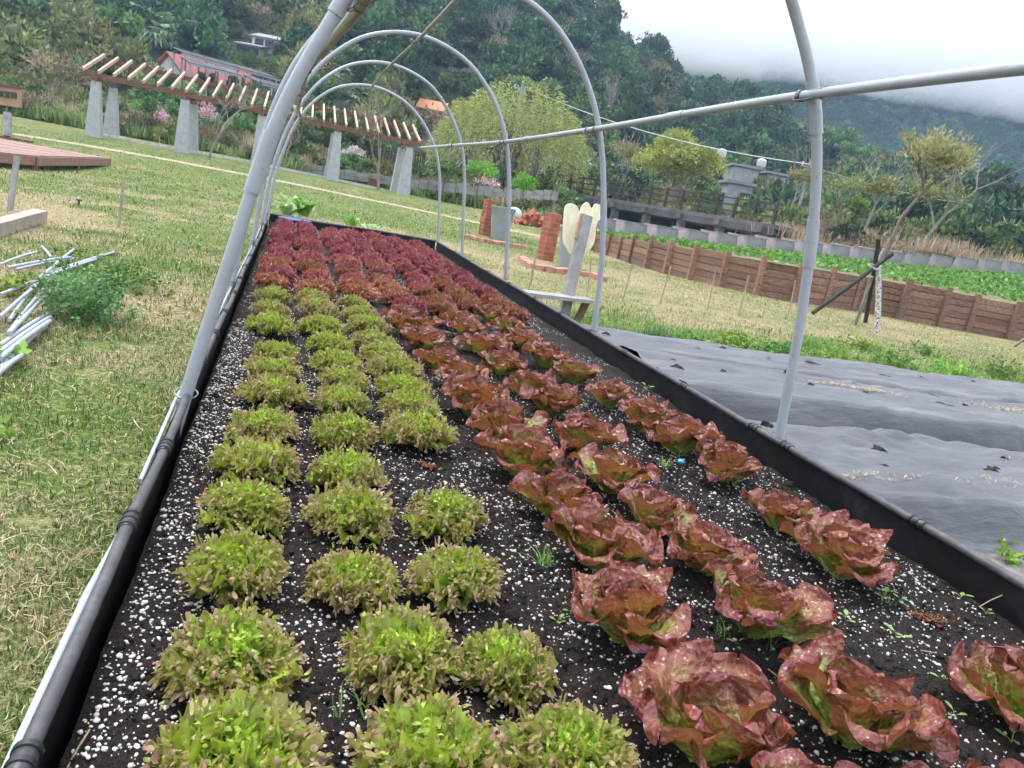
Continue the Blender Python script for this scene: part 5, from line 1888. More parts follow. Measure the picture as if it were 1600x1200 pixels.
SKY = [(-400, -190), (-200, -160), (0, -140), (300, -120), (600, -100), (860, -70), (945, -5), (965, 30), (985, 60), (1010, 66), (1035, 66), (1060, 95), (1085, 128), (1120, 132), (1165, 130), (1190, 138), (1215, 168), (1260, 203), (1330, 216), (1400, 236), (1500, 264), (1600, 288), (1750, 318), (2100, 400)]
_sk = sorted(px_dir(u, v) for u, v in SKY)
SKA, SKT = np.array([a for a, _ in _sk]), np.array([t for _, t in _sk])
UA = np.array([px_dir(u, 247 + .187 * (u - 460))[0] for u in range(-400, 2101, 50)])
def az(u): return px_dir(u, 247 + .187 * (u - 460))[0]


def r0f(a): return np.interp(a, [az(-400), az(0), az(450), az(850), az(1210), az(1300), az(2100)], [75, 66, 62, 66, 74, 62, 60])
def r1f(a): return np.interp(a, [az(-400), az(900), az(1100), az(1230), az(1320), az(2100)], [165, 165, 160, 150, 118, 112])
def z0f(a): return np.interp(a, [az(-400), az(0), az(450), az(850), az(1250), az(1600), az(2100)], [1.6, 1.4, .7, .2, .6, 1.6, 2.0])
TREEH = 4.2


def hill(a, r):
    r0, r1, z0 = r0f(a), r1f(a), z0f(a)
    f = np.clip((r - r0) / (r1 - r0), -.35, 1.3)
    zt_ = CAMH + np.interp(a, SKA, SKT) * r1 - TREEH
    return z0 + (zt_ - z0) * np.where(f > 0, np.abs(f) ** 1.12, f * .05) + 2.0 * (vnoise(a * 40, r * .12, .6, 77) - .5) * sstep(.1, .4, f)


aa = np.linspace(az(-400), az(2100), 140)
ff = np.linspace(-.3, 1.25, 40)
A, Fq = np.meshgrid(aa, ff)
Rg = r0f(A) + (r1f(A) - r0f(A)) * Fq
Zg = hill(A, Rg) - np.where(Fq < 0, .8 * -Fq / .3, 0)
Zg = Zg - np.where(Fq > 1.02, (Fq - 1.02) * 60, 0)
V = np.stack([np.sin(A) * Rg, np.cos(A) * Rg, Zg], -1).reshape(-1, 3)
i = (np.arange(39)[:, None] * 140 + np.arange(139)[None]).ravel()
M_hill = simple('dark_hill_undergrowth', (.03, .04, .018), .95, .4, .3, col2=(.055, .05, .025))
tag(link('hillside', np_mesh('hillside', V, np.stack([i, i + 1, i + 141, i + 140], 1), M_hill, True)), 'steep wooded hillside behind the garden', kind='structure')

def hill_depth(u, v):
    """depth at which the view ray through the pixel meets the hillside"""
    a, t = px_dir(u, v)
    for r_ in np.arange(55, 175, .5):
        if float(hill(a, r_)) >= CAMH + t * r_: break
    x, y = math.sin(a) * r_, math.cos(a) * r_
    return float(-(CR.T @ np.array([x, y, float(hill(a, r_)) - CAMH]))[2])


# places of the houses on the hill: u0, v0, u1, v1 in view and the depth of their ground
HOUSES = {'red': (246, 84, 440, 130, hill_depth(300, 140)), 'low': (366, 62, 406, 84, hill_depth(385, 90)), 'white': (392, 55, 440, 86, hill_depth(420, 90)), 'temple': (648, 160, 690, 170, hill_depth(668, 190))}


def hides_house(x, y, z, s, k_=.6):
    c = CR.T @ np.array([x, y, z - CAMH])
    D = -c[2]
    u, v = 800 + FPX * c[0] / D, 600 - FPX * c[1] / D
    m = 2.6 * s * FPX / D * k_
    return any(D < Dh + 5 and u0 - m < u < u1 + m and v0 - m < v < v1 + m for u0, v0, u1, v1, Dh in HOUSES.values())


rg = np.random.default_rng(31)
pts, kinds, scl = [], [], []
N_ = 3300
a_ = rg.uniform(az(-330), az(1900), N_)
f_ = rg.random(N_) ** .8
keep_d = []
grid = {}
for a, f in zip(a_, f_):
    r_ = float(r0f(a) + (r1f(a) - r0f(a)) * f)
    x, y = math.sin(a) * r_, math.cos(a) * r_
    cell = (int(x // 2.7), int(y // 2.7))
    if any(math.hypot(x - q[0], y - q[1]) < 2.85 for dx in (-1, 0, 1) for dy in (-1, 0, 1) for q in grid.get((cell[0] + dx, cell[1] + dy), [])): continue
    grid.setdefault(cell, []).append((x, y))
    z = float(hill(a, r_))
    s = rg.uniform(.75, 1.35)
    v_ = rg.random()
    lo = f < .22
    left = a < az(560)
    if left and f < .30: kd = 'palm' if (v_ < .40 and .06 < f) else 'mid' if v_ < .62 else 'olive' if v_ < .86 else 'dark' if v_ < .92 else 'brown'
    elif left and f < .5: kd = 'palm' if v_ < .15 else 'mid' if v_ < .42 else 'olive' if v_ < .66 else 'brown' if v_ < .72 else 'dark'
    elif lo: kd = 'brown' if v_ < .28 else 'olive' if v_ < .6 else 'mid' if v_ < .85 else 'dark'
    else: kd = 'dark' if v_ < .74 else 'mid' if v_ < .88 else 'olive' if v_ < .93 else 'brown' if v_ < .97 else 'bare'
    if a > az(1240) and not lo: kd = 'dark' if v_ < .5 else 'mid' if v_ < .78 else 'olive' if v_ < .92 else 'brown'
    if kd == 'palm': s *= 1.1
    if hides_house(x, y, z + 2 * s, s): kd, s, z = 'mid', rg.uniform(.25, .42), z - .25
    pts.append((x, y, z + {'palm': 1.4, 'bare': 2.6}.get(kd, 2.0) * s))
    kinds.append(kd)
    scl.append(s)
for nm, (u0, v0, u1, v1, Dh) in HOUSES.items():        # low shrubs round the hill houses
    for _ in range(150 if nm == 'red' else 90):
        u, v = rg.uniform(u0 - 60, u1 + 60), rg.uniform(v0 - 15, v1 + 45)
        a, t = px_dir(u, v)
        D = hill_depth(u, v)
        p = at(u, v, D)
        if hides_house(p[0], p[1], p[2] + .7, .3): continue
        s = rg.uniform(.22, .45)
        pts.append((p[0], p[1], p[2] + 1.3 * s))
        kinds.append(rg.choice(['mid', 'olive', 'palm', 'mid', 'brown']))
        scl.append(s)
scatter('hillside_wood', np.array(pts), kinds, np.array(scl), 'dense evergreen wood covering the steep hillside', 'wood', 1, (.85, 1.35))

# scrub belts at the hill's foot: left behind the pergola, right behind the blocks
pts, kinds, scl = [], [], []
for _ in range(620):
    u = rg.uniform(-150, 900)
    a, r_ = az(u), rg.uniform(50, 66)
    if u > 450: r_ = rg.uniform(49, 64)
    x, y = math.sin(a) * r_, math.cos(a) * r_
    g = float(ground(np.array(x), np.array(y)))
    v_ = rg.random()
    kd = 'tallgrass' if v_ < .42 else 'reed' if v_ < .50 else 'mid' if v_ < .66 else 'olive' if v_ < .84 else 'brown'
    if v_ >= .5 and hides_house(x, y, g + 1.0, .55): kd = 'tallgrass'
    s = {'tallgrass': rg.uniform(.9, 1.4), 'reed': rg.uniform(.8, 1.1)}.get(kd, rg.uniform(.22, .5) * (1 + (r_ - 50) / 16))
    pts.append((x, y, g + (0 if kd in ('tallgrass', 'reed') else 1.2 * s)))
    kinds.append(kd)
    scl.append(s)
scatter('scrub_belt', np.array(pts), kinds, np.array(scl), 'belt of scrub and tall grass behind the pergola', 'scrub', 2)
pts, kinds, scl = [], [], []
for _ in range(520):
    u = rg.uniform(1170, 1800)
    k_ = np.interp(u, [p[0] for p in blk_px], np.arange(17))
    D = rg.uniform(41, 62)
    i_ = min(int(k_), 15)
    b = lerp(BK[i_], BK[i_ + 1], k_ - i_)
    D0_ = lerp(34.5, 37.5, k_ / 16)
    p = b * np.array([D / D0_, D / D0_, 1])
    p[2] = b[2] - .5 + (D - 41) * .03
    v_ = rg.random()
    near_ = D < 44
    kd = ('reed' if v_ < .45 else 'tallgrass' if v_ < .9 else 'brown') if near_ else ('olive' if v_ < .42 else 'mid' if v_ < .68 else 'brown' if v_ < .86 else 'dark')
    s = rg.uniform(.8, 1.3) if near_ else rg.uniform(.35, .85) * (1 + (D - 44) / 30)
    pts.append((p[0], p[1], p[2] + (0 if near_ else 1.3 * s)))
    kinds.append(kd)
    scl.append(s)
scatter('scrub_belt', np.array(pts), kinds, np.array(scl), 'belt of olive scrub and reeds behind the concrete blocks', 'scrub', 3)
pts, kinds, scl = [], [], []
for _ in range(240):
    u = rg.uniform(840, 1230)
    a, r_ = az(u), rg.uniform(60, 76)
    x, y = math.sin(a) * r_, math.cos(a) * r_
    v_ = rg.random()
    kd = 'olive' if v_ < .4 else 'mid' if v_ < .7 else 'brown' if v_ < .9 else 'tallgrass'
    s = rg.uniform(.4, .95)
    if 1105 < u < 1235 or 925 < u < 1000: s = rg.uniform(.2, .38)
    pts.append((x, y, float(z0f(a)) + .6 + 1.3 * s))
    kinds.append(kd)
    scl.append(s)
scatter('scrub_belt', np.array(pts), kinds, np.array(scl), 'belt of scrub between the footbridge and the hill', 'scrub', 4)

# ================================================================== SINGLE TREES
def tree(name, u, v, D, trunk_h, crown, mat, label, bark=None, lean=(0, 0, 1), rad=.12, lev=2, seed=0, leaves=1800, leaf=.2, asp=.5, nl=12, droop=0.0, core=False, hollow=.2, lobe=.5, group=None, gz=None, cat='tree', zoff=.9, spread=.6):
    p = at(u, v, D)
    if gz is None: p[2] = min(p[2], float(ground(p[0], p[1])) + .3) if D < 60 else p[2]
    e = empty(name, p, label, cat, group)
    rnd = random.Random(seed)
    mb = MB()
    d = np.array(lean, float)
    branch_mb(mb, (0, 0, -.3), d, trunk_h + .3, rad, lev, rnd, spread, .15)
    mb.build('trunk', bark or M_bark, e, True)
    if crown:
        rx, ry, rz = crown
        c = d / np.linalg.norm(d) * (trunk_h + rz * zoff)
        link('crown', crown_mesh('crown', mat, rx, ry, rz, nl, leaves, leaf, 3000 + seed, asp=asp, droop=droop, core=core, hollow=hollow, lobe=lobe), e, c)
    return e


# willow: hanging strands
def willow():
    p = at(790, 296, 56)
    p[2] -= .3
    e = empty('willow_tree', p, 'big yellow-green weeping willow standing beyond the lawn', 'tree')
    rnd = random.Random(5)
    mb = MB()
    tips = []
    for q in ((-.6, .1, 1), (.1, .2, 1.1), (.7, -.1, 1)): branch_mb(mb, (q[0] * .3, 0, -.3), q, 2.6, .2, 2, rnd, .7, .25, tips)
    mb.build('trunk', M_bark, e, True)
    r = np.random.default_rng(6)
    P, N = [], []
    g = []
    for s_ in range(760):
        th, ph = r.uniform(0, 2 * np.pi), r.random() ** .7
        rr = 5.3 * math.sqrt(ph) * (.85 + .25 * vnoise(np.array(th * 2), np.array(0.0), 1, 3))
        top = 7.4 * math.sqrt(max(0, 1 - (rr / 6.1) ** 2)) * (.82 + .36 * float(vnoise(np.array(rr * math.cos(th)), np.array(rr * math.sin(th)), .45, 12))) * r.uniform(.86, 1.05) + .4
        x, y = rr * math.cos(th), rr * math.sin(th) * .9
        ln = r.uniform(1.2, 3.2)
        n = int(ln * 11)
        gg = r.normal(.55, .2)
        for i in range(n):
            f = i / n
            P.append((x + math.cos(th) * .5 * math.sin(f * 2) + r.normal(0, .08), y + math.sin(th) * .5 * math.sin(f * 2) + r.normal(0, .08), max(.8, top - ln * f ** 1.3)))
            N.append((math.cos(th) * .5 + r.normal(0, .35), math.sin(th) * .5 + r.normal(0, .35), .3 - 1.1 * f))
            g.append(np.clip(gg + r.normal(0, .15), 0, 1))
    V, F = leafquads(np.array(P), np.array(N), r.uniform(.2, .42, len(P)), .22, 8)
    link('crown', np_mesh('crown', V, F, F_willow, False, {'g': np.repeat(g, 4)}), e)
    V, F, g = crown_arrays(3.4, 3.0, 2.4, 10, 500, .4, 77, asp=.25, core=False)
    tag(link('inner_twigs', np_mesh('inner_twigs', V, F, F_brown, False, {'g': g}), e, (0, 0, 2.6)), kind='stuff')


willow()
tree('round_tree', 1047, 330, 62, 1.3, (3.4, 3.3, 3.3), F_yell, 'bright yellow-green round tree behind the footbridge', M_barkp, rad=.16, seed=1, leaves=11000, leaf=.26, nl=26, lobe=.40, asp=.45, hollow=.45, zoff=.72, lev=3)
tree('leafy_tree', 122, 108, 76, 1.0, (2.7, 2.6, 2.3), F_bright, 'fresh bright green tree above the left end of the pergola', seed=2, leaves=3600, leaf=.32, nl=18, lobe=.42, rad=.2)
tree('feathery_tree', 298, 86, 88, 1.0, (2.2, 2.2, 2.6), F_yell, 'pale green feathery tree above the red-roofed house', seed=3, leaves=3000, leaf=.26, nl=14, asp=.2, rad=.15)
tree('feathery_tree', 85, 62, 95, 1.0, (4.2, 4.0, 3.6), F_olive, 'large olive feathery tree at the upper left of the hillside', seed=4, leaves=5200, leaf=.34, nl=22, asp=.22, rad=.2, lobe=.42)
tree('clipped_tree', 127, 199, 47, .7, (.62, .6, .55), F_dark, 'small round clipped dark green tree left of the pergola column', seed=5, leaves=1500, leaf=.10, nl=14, core=True, rad=.05, lev=1, lobe=.5)
tree('autumn_tree', 950, 178, 128, 1.2, (4.2, 4, 3.2), F_brown, 'leafless brownish tree amid the dark hillside wood', M_barkp, seed=6, leaves=1500, leaf=.4, asp=.12, nl=14, lev=3, rad=.2)
tree('blossom_tree', 245, 224, 47, .9, (.9, .9, .8), F_pink, 'small tree with deep pink blossom behind the second pergola column', seed=8, leaves=520, leaf=.12, nl=9, rad=.04, lobe=.4)
tree('blossom_tree', 318, 232, 47, 1.1, (.85, .8, 1.1), F_pink, 'pale pink blossoming tree right of the second pergola column', seed=9, leaves=700, leaf=.12, nl=9, rad=.04, lobe=.4)
tree('blossom_tree', 118, 180, 50, .9, (.8, .8, .5), F_pink, 'small pink shrub by the fence left of the pergola', seed=10, leaves=420, leaf=.12, nl=8, rad=.03, lobe=.4)
tree('blossom_tree', 548, 262, 47, .5, (.9, .8, .9), F_whiteb, 'white blossoming shrub right of the fourth pergola column', seed=11, leaves=620, leaf=.12, nl=9, rad=.04, lobe=.35)
tree('blossom_tree', 760, 300, 47, .6, (1.2, 1.0, .7), F_pink, 'faint pink blossoming bush in front of the willow', seed=12, leaves=420, leaf=.12, nl=9, rad=.04, lobe=.4)
tree('fruit_tree', 745, 306, 43, 1.0, (1.15, 1.1, .85), F_bright, 'small green leafy tree in front of the willow, left of two', seed=13, leaves=1300, leaf=.15, nl=12, rad=.05)
tree('fruit_tree', 815, 318, 41, .8, (.85, .8, .7), F_bright, 'small bright green tree behind the far grey planter', seed=14, leaves=1100, leaf=.15, nl=10, rad=.04)
tree('fruit_tree', 690, 300, 44, .8, (.9, .9, .7), F_mid, 'small dark-stemmed green tree right of the pergola end', seed=15, leaves=1000, leaf=.14, nl=10, rad=.04)
tree('fruit_tree', 240, 222, 45, 1.2, (1.5, 1.2, .6), F_mid, 'spreading green tree under the pergola beam', seed=16, leaves=1500, leaf=.16, nl=12, rad=.05)
tree('sapling', 865, 333, 38, 1.3, (.4, .4, .4), F_mid, 'thin sapling behind the nearer brick pillar', M_barkp, seed=17, leaves=220, leaf=.12, nl=6, rad=.03, lev=1)
tree('bare_tree', 592, 292, 41, 1.5, None, None, 'leafless pale forked tree in front of the last pergola bay', M_barkr, (-.05, 0, 1), .09, 4, 21, spread=.55)
tree('bare_tree', 325, 245, 34.5, 1.3, None, None, 'leafless pale tree in front of the pergola near the second column', M_barkp, (.05, 0, 1), .07, 4, 22, spread=.75)
tree('bare_tree', 443, 268, 42, 1.1, None, None, 'leafless twiggy tree between the third and fourth columns', M_barkr, (0, 0, 1), .06, 4, 23, spread=.8)
tree('bare_tree', 60, 190, 46, 1.3, (1.6, 1.2, 1.1), F_brown, 'thin brownish tree left of the pergola, dark stems', M_bark, (.12, 0, 1), .06, 3, 24, leaves=260, leaf=.14, asp=.3)
tree('bare_tree', 80, 192, 45, 1.2, (1.0, .9, .8), F_brown, 'thin twiggy tree left of the clipped round tree', M_bark, (.1, 0, 1), .045, 3, 25, leaves=160, leaf=.14, asp=.3)
tree('white_stemmed_tree', 1435, 392, 42, 2.2, (2.2, 1.6, .8), F_olive, 'pale-stemmed spreading tree behind the blocks at the right', M_barkp, (.12, 0, 1), .12, 3, 26, leaves=1500, leaf=.2, asp=.35, spread=.85, gz=1)
tree('white_stemmed_tree', 1345, 372, 44, 2.0, (1.8, 1.4, .8), F_olive, 'pale-stemmed tree behind the blocks, left of the propped tree', M_barkp, (.2, 0, 1), .09, 3, 27, leaves=1500, leaf=.18, asp=.35, spread=.7, gz=1)
tree('white_stemmed_tree', 1300, 366, 46, 2.0, (1.6, 1.4, .9), F_olive, 'slender pale-stemmed tree right of the utility pole', M_barkp, (.1, 0, 1), .07, 3, 28, leaves=1500, leaf=.18, asp=.35, spread=.6, gz=1)
tree('white_stemmed_tree', 1225, 345, 50, 2.0, (1.5, 1.3, 1.0), F_olive, 'crooked pale tree at the right end of the footbridge', M_barkp, (.25, 0, 1), .08, 3, 29, leaves=1500, leaf=.2, asp=.35, spread=.6, gz=1)
tree('white_stemmed_tree', 965, 300, 66, 2.0, (2.4, 2.0, 1.2), F_olive, 'sparse olive tree behind the footbridge railing', M_barkp, (.15, 0, 1), .09, 3, 30, leaves=1700, leaf=.24, asp=.35, spread=.7, gz=1)
tree('dark_bush', 1508, 402, 44, .2, (1.2, 1.1, .8), F_dark, 'dark green rounded bush behind the blocks at the right', seed=31, leaves=1300, leaf=.2, nl=12, core=True, rad=.08, lev=1, gz=1, cat='bush')
tree('fresh_bush', 1335, 348, 47, .4, (.8, .8, .7), F_bright, 'fresh green bush behind the blocks', seed=32, leaves=800, leaf=.18, nl=10, rad=.05, lev=1, gz=1, cat='bush')
# propped young tree with bronze leaves
yt = empty('young_tree', pt, 'young tree with whitewashed stem and bronze leaves, held by charred props', 'tree')
k = NT('whitewashed_bark')
oc = k.objco()
k.bs(Base_Color=k.ramp(k.noise(22, 3, .7, oc), [(.42, (.10, .08, .06)), (.52, (.55, .53, .49)), (.8, (.7, .68, .64))], 'LINEAR'), Roughness=.9)
a, b, c, d = d1(1372, 520), d1(1373, 415), d1(1408, 340), d1(1442, 300)
MB().tube([a - (0, 0, .1), lerp(a, b, .5), b], [.075, .065, .06], 9).build('lower_stem', k.m, yt, True)
mb = MB()
mb.tube([b, lerp(b, c, .5) + (.03, 0, 0), c, d], [.05, .048, .044, .04], 9)
rnd = random.Random(12)
for q in ((-.5, 0, 1), (0, .3, 1), (.45, -.1, 1), (.9, .1, .8)): branch_mb(mb, d, q, .5, .03, 3, rnd, .55, .2)
mb.build('trunk', M_bark, yt, True)
link('crown', crown_mesh('crown', F_autumn, 1.0, .9, .95, 24, 2600, .105, 555, asp=.45, core=False, hollow=.1, lobe=.42, up=.8), yt, d + (.12, 0, .75))
# slanting stake at the right edge
A, B = onz(1583, 541, 0), at(1604, 528, 21.6)
tag(MB().tube([(0, 0, -.05), (B - A) * .5, (B - A)], .045, 8).build('leaning_prop', M_barkp, None, True, A), 'pale leaning prop at the right edge by the sleeper wall', 'stake')
# pampas heap
def heap(u, v, D, rx, h, label, seed):
    p = at(u, v, D)
    r = np.random.default_rng(seed)
    n = 900
    V, Q, T, C = grass_blades(r.normal(0, rx * .5, n), r.normal(0, rx * .3, n), r.uniform(.4, 1.0, n) * h, np.full(n, .035), r.uniform(.1, 1.2, n), np.tile([[.42, .33, .22]], (n, 1)) * r.uniform(.6, 1.3, (n, 1)), seed, None, np.zeros(n))
    tag(link('dry_reed_clump', np_mesh('dry_reed_clump', V, [Q, T], M_grass, False, None, {'col': C}), None, p), label, 'reeds')


heap(1475, 398, 41, 2.0, 1.4, 'heap of dry tan reeds behind the blocks at the right', 1)
heap(1230, 372, 43, 2.2, 1.3, 'dry tan reed clump at the right end of the footbridge', 2)
heap(240, 207, 50, 2.0, 1.8, 'dry tan reeds behind the pergola between first and second columns', 3)

# ================================================================== HOUSES, POLES, FENCES
M_plaster = simple('cream_plaster', (.58, .55, .48), .9, .1, 1.0)
M_plasterw = simple('white_plaster', (.66, .66, .65), .9, .1, 1.0)
M_redroof = simple('red_roof_sheet', (.36, .10, .085), .6, .15, 1.5)
M_greyroof = simple('grey_roof_sheet', (.26, .27, .29), .6, .2, 1.0)
M_win = simple('dark_window_glass', (.03, .035, .04), .15, .1)
M_panel = simple('dark_solar_panel', (.035, .04, .055), .3, .1, 2)


def local(p0, u, v, D): return at(u, v, D) - p0


def quadbox(mb, f4, depth):
    """front quad (4 points, counter-clockwise) extruded back by a vector"""
    f4 = [np.asarray(p, float) for p in f4]
    bk = [p + depth for p in f4]
    mb.poly(f4 + bk, [(0, 1, 2, 3), (7, 6, 5, 4), (3, 2, 6, 7), (1, 0, 4, 5), (2, 1, 5, 6), (0, 3, 7, 4)])
    return mb


# red-roofed house with solar canopies
DH = HOUSES['red'][4]
p0 = at(300, 152, DH)
hs = empty('red_roof_house', p0, 'cream house with long red roof behind the pergola', 'house')
L = lambda u, v, d=0: local(p0, u, v, DH + d)
g0, g1, apex, = L(247, 107, 0), L(291, 120, 0), L(266, 85, 0)
bl, brr = L(247, 150, 0), L(291, 158, 0)
ext = L(455, 195, 9) - brr
ext[2] = 0
MB().poly([bl, brr, g1, apex, g0, bl + ext, brr + ext, g1 + ext, apex + ext, g0 + ext], [(0, 1, 2, 3, 4), (9, 8, 7, 6, 5), (1, 6, 7, 2), (0, 4, 9, 5)]).build('wall', M_plaster, hs)
o_ = (apex - g1) * .0
er = (g1 - apex) * 1.15
el = (g0 - apex) * 1.15
xt = ext / np.linalg.norm(ext)
for e_, nm in ((er, 'roof_slope'), (el, 'roof_slope')):
    A = apex - xt * .4 + (0, 0, .08)
    B = apex + ext + xt * .4 + (0, 0, .08)
    MB().poly([A, B, B + e_, A + e_, A + (0, 0, .15), B + (0, 0, .15), B + e_ + (0, 0, .15), A + e_ + (0, 0, .15)], [(3, 2, 1, 0), (4, 5, 6, 7), (0, 1, 5, 4), (1, 2, 6, 5), (2, 3, 7, 6), (3, 0, 4, 7)]).build(nm, M_redroof, hs)
for f in (.12, .3, .5, .7, .88):
    c = lerp(brr, brr + ext, f) + np.array([0, 0, .9]) - np.cross(xt, (0, 0, 1)) * 0
    n_ = np.cross(xt, (0, 0, 1))
    if n_[1] > 0: n_ = -n_
    w_ = MB()
    w_.bar(c - xt * .5 + n_ * .05, c + xt * .5 + n_ * .05, .1, .9)
    w_.build('window', M_win, hs)
for (ua, va, ub, vb, da, db, sag) in ((286, 82, 436, 124, -4, 3, 0), (296, 97, 378, 117, -6, -3, 0), (405, 128, 462, 140, -3, 0, 0)):
    cn = empty('solar_canopy', at(ua, va, DH + da) * 1.0, {286: 'long dark solar panel canopy above the red roof', 296: 'lower solar panel canopy in front of the red roof', 405: 'small solar canopy right of the red-roofed house'}[ua], 'canopy')
    q0 = at(ua, va, DH + da)
    q1 = at(ub, vb, DH + db) - q0
    q1[2] *= .35
    nn_ = np.array([-q1[1], q1[0], 0]) / np.linalg.norm(q1[:2])
    q0z = np.array([0, 0, 0])
    m = max(3, int(np.linalg.norm(q1) / 1.2))
    for i in range(m):
        A, B = q1 * (i / m), q1 * ((i + .94) / m)
        MB().poly([A, B, B + nn_ * 2.6 + (0, 0, .5), A + nn_ * 2.6 + (0, 0, .5), A - (0, 0, .08), B - (0, 0, .08), B + nn_ * 2.6 + (0, 0, .42), A + nn_ * 2.6 + (0, 0, .42)], [(0, 1, 2, 3), (7, 6, 5, 4), (4, 5, 1, 0), (5, 6, 2, 1), (6, 7, 3, 2), (7, 4, 0, 3)]).build('solar_panel', M_panel, cn)
    MB().bar(-q1 * .01 - (0, 0, .14), q1 * 1.01 - (0, 0, .14), .12, .14).build('purlin', M_steel, cn)
    for f in (.03, .35, .68, .97):
        A = q1 * f
        MB().bar(A - (0, 0, .1), A - (0, 0, 2.6), .13, .13, (0, 1, 0)).build('canopy_post', M_steel, cn)
        B = A + nn_ * 2.5 + (0, 0, .4)
        MB().bar(B, B - (0, 0, 3), .13, .13, (0, 1, 0)).build('canopy_post', M_steel, cn)


def block_house(name, px, D, deep, mat, roofmat, label, wins, rise=.0, cat='house', over=.25):
    """px: bottom-left, bottom-right, top-right, top-left pixels of the facade"""
    p0 = at(*px[0], D[0])
    e = empty(name, p0, label, cat)
    f = [at(*px[0], D[0]) - p0, at(*px[1], D[1]) - p0, at(*px[2], D[1]) - p0, at(*px[3], D[0]) - p0]
    f[1][2] = f[0][2]
    h = (f[2][2] + f[3][2]) / 2
    f = [np.array([*f[0][:2], -2.0]), np.array([*f[1][:2], -2.0]), np.array([*f[1][:2], h]), np.array([*f[0][:2], h])]
    t_ = (f[1] - f[0]) / np.linalg.norm(f[1] - f[0])
    n_ = np.array([-t_[1], t_[0], 0])
    quadbox(MB(), f, n_ * deep).build('wall', mat, e)
    A, B = f[3] - t_ * over - n_ * over + (0, 0, .01), f[2] + t_ * over - n_ * over + (0, 0, .01)
    bk_ = n_ * (deep + 2 * over)
    if rise > 0:
        r0, r1 = A + bk_ * .5 + (0, 0, rise), B + bk_ * .5 + (0, 0, rise)
        th = np.array([0, 0, .14])
        for P4 in ([A, B, r1, r0], [r0, r1, B + bk_, A + bk_]):
            MB().poly(P4 + [p + th for p in P4], [(3, 2, 1, 0), (4, 5, 6, 7), (0, 1, 5, 4), (1, 2, 6, 5), (2, 3, 7, 6), (3, 0, 4, 7)]).build('roof_slope', roofmat, e)
        MB().poly([f[2], f[2] + n_ * deep, f[2] + n_ * deep * .5 + (0, 0, rise * .92), f[3], f[3] + n_ * deep, f[3] + n_ * deep * .5 + (0, 0, rise * .92)], [(0, 1, 2), (5, 4, 3)]).build('gable', mat, e)
    else:
        quadbox(MB(), [A, B, B + (0, 0, .25), A + (0, 0, .25)], bk_).build('roof', roofmat, e)
    W, Hh = np.linalg.norm(f[1] - f[0]), h
    for (wx, wz, ww, wh) in wins:
        c = f[0] + t_ * W * wx + np.array([0, 0, 2.0 + Hh * wz]) - n_ * .03
        w_ = link('window', MB().bar(c - t_ * ww / 2, c + t_ * ww / 2, .08, wh).mesh('window', M_win), e)
        MB().bar(c - t_ * (ww / 2 + .1) - (0, 0, wh / 2 + .04) - n_ * .05, c + t_ * (ww / 2 + .1) - (0, 0, wh / 2 + .04) - n_ * .05, .16, .08).build('sill', M_conc, w_)
    return e


block_house('hillside_house', [(368, 84), (404, 92), (402, 75), (369, 68)], (HOUSES['low'][4],) * 2, 4, M_plaster, M_greyroof, 'low cream house with grey roof on the hillside, left of the white one', [(.2, .55, 1.0, .8), (.5, .55, 1.0, .8), (.8, .55, 1.0, .8)], .4)
block_house('hillside_house', [(392, 84), (437, 93), (437, 65), (393, 58)], (HOUSES['white'][4] + 1.5,) * 2, 5, M_plasterw, M_greyroof, 'white two-storey house with grey roof high on the hillside', [(.25, .7, 1.0, .9), (.6, .7, 1.0, .9), (.85, .3, .8, .9)], .7)
block_house('concrete_house', [(1133, 318), (1172, 326), (1173, 266), (1134, 256)], (78, 78), 5, M_conc, M_greyroof, 'tall grey concrete house behind the round tree', [(.3, .30, 1.0, .8), (.7, .30, 1.0, .8)], 0)
block_house('concrete_house', [(1186, 322), (1216, 328), (1217, 275), (1188, 270)], (80, 80), 5, M_conc, M_greyroof, 'narrower grey concrete house with rooftop water tank, right of the tall one', [(.3, .45, .9, .7), (.75, .45, .9, .7)], 0)
block_house('concrete_shed', [(1128, 332), (1165, 340), (1166, 292), (1131, 283)], (66, 66), 3.5, M_conc, M_greyroof, 'small pale shed in front of the grey concrete houses', [(.75, .62, .9, .7)], .0, 'shed')
block_house('beige_house', [(948, 300), (982, 306), (983, 281), (950, 274)], (72, 72), 4, M_plaster, M_plaster, 'small beige house behind the footbridge railing', [(.3, .6, .8, .6), (.72, .5, .8, .6)], 0)
block_house('blue_roof_shed', [(884, 276), (918, 282), (919, 268), (885, 262)], (75, 75), 4, M_plasterw, simple('pale_blue_sheet', (.30, .52, .62), .5, .1), 'shed with pale blue roof right of the willow', [(.5, .4, .8, .5)], .8, 'shed')
block_house('temple', [(650, 190), (688, 196), (687, 176), (652, 169)], (HOUSES['temple'][4],) * 2, 4, simple('temple_red_wall', (.32, .10, .07), .8, .1), simple('orange_temple_tile', (.50, .17, .06), .6, .15), 'orange roofed temple showing above the willow', [(.5, .4, .8, .6)], 1.1, 'temple')
for (u, v, D, txt) in ((1137, 250, 78, 'white rooftop water tank on the tall grey house'), (1200, 265, 80, 'white rooftop water tank on the narrower grey house')):
    p = at(u, v, D) + (0, 1.5, 0)
    e = empty('water_tank', p, txt, 'water tank')
    MB().lathe([(.45, .25), (.5, .3), (.5, .95), (.3, 1.1), (.1, 1.15)], 12).build('tank', M_plasterw, e, True)
    for x, y in ((-.35, -.35), (.35, -.35), (-.35, .35), (.35, .35)): MB().tube([(x, y, -.4), (x, y, .3)], .05, 6).build('leg', M_steel, e)


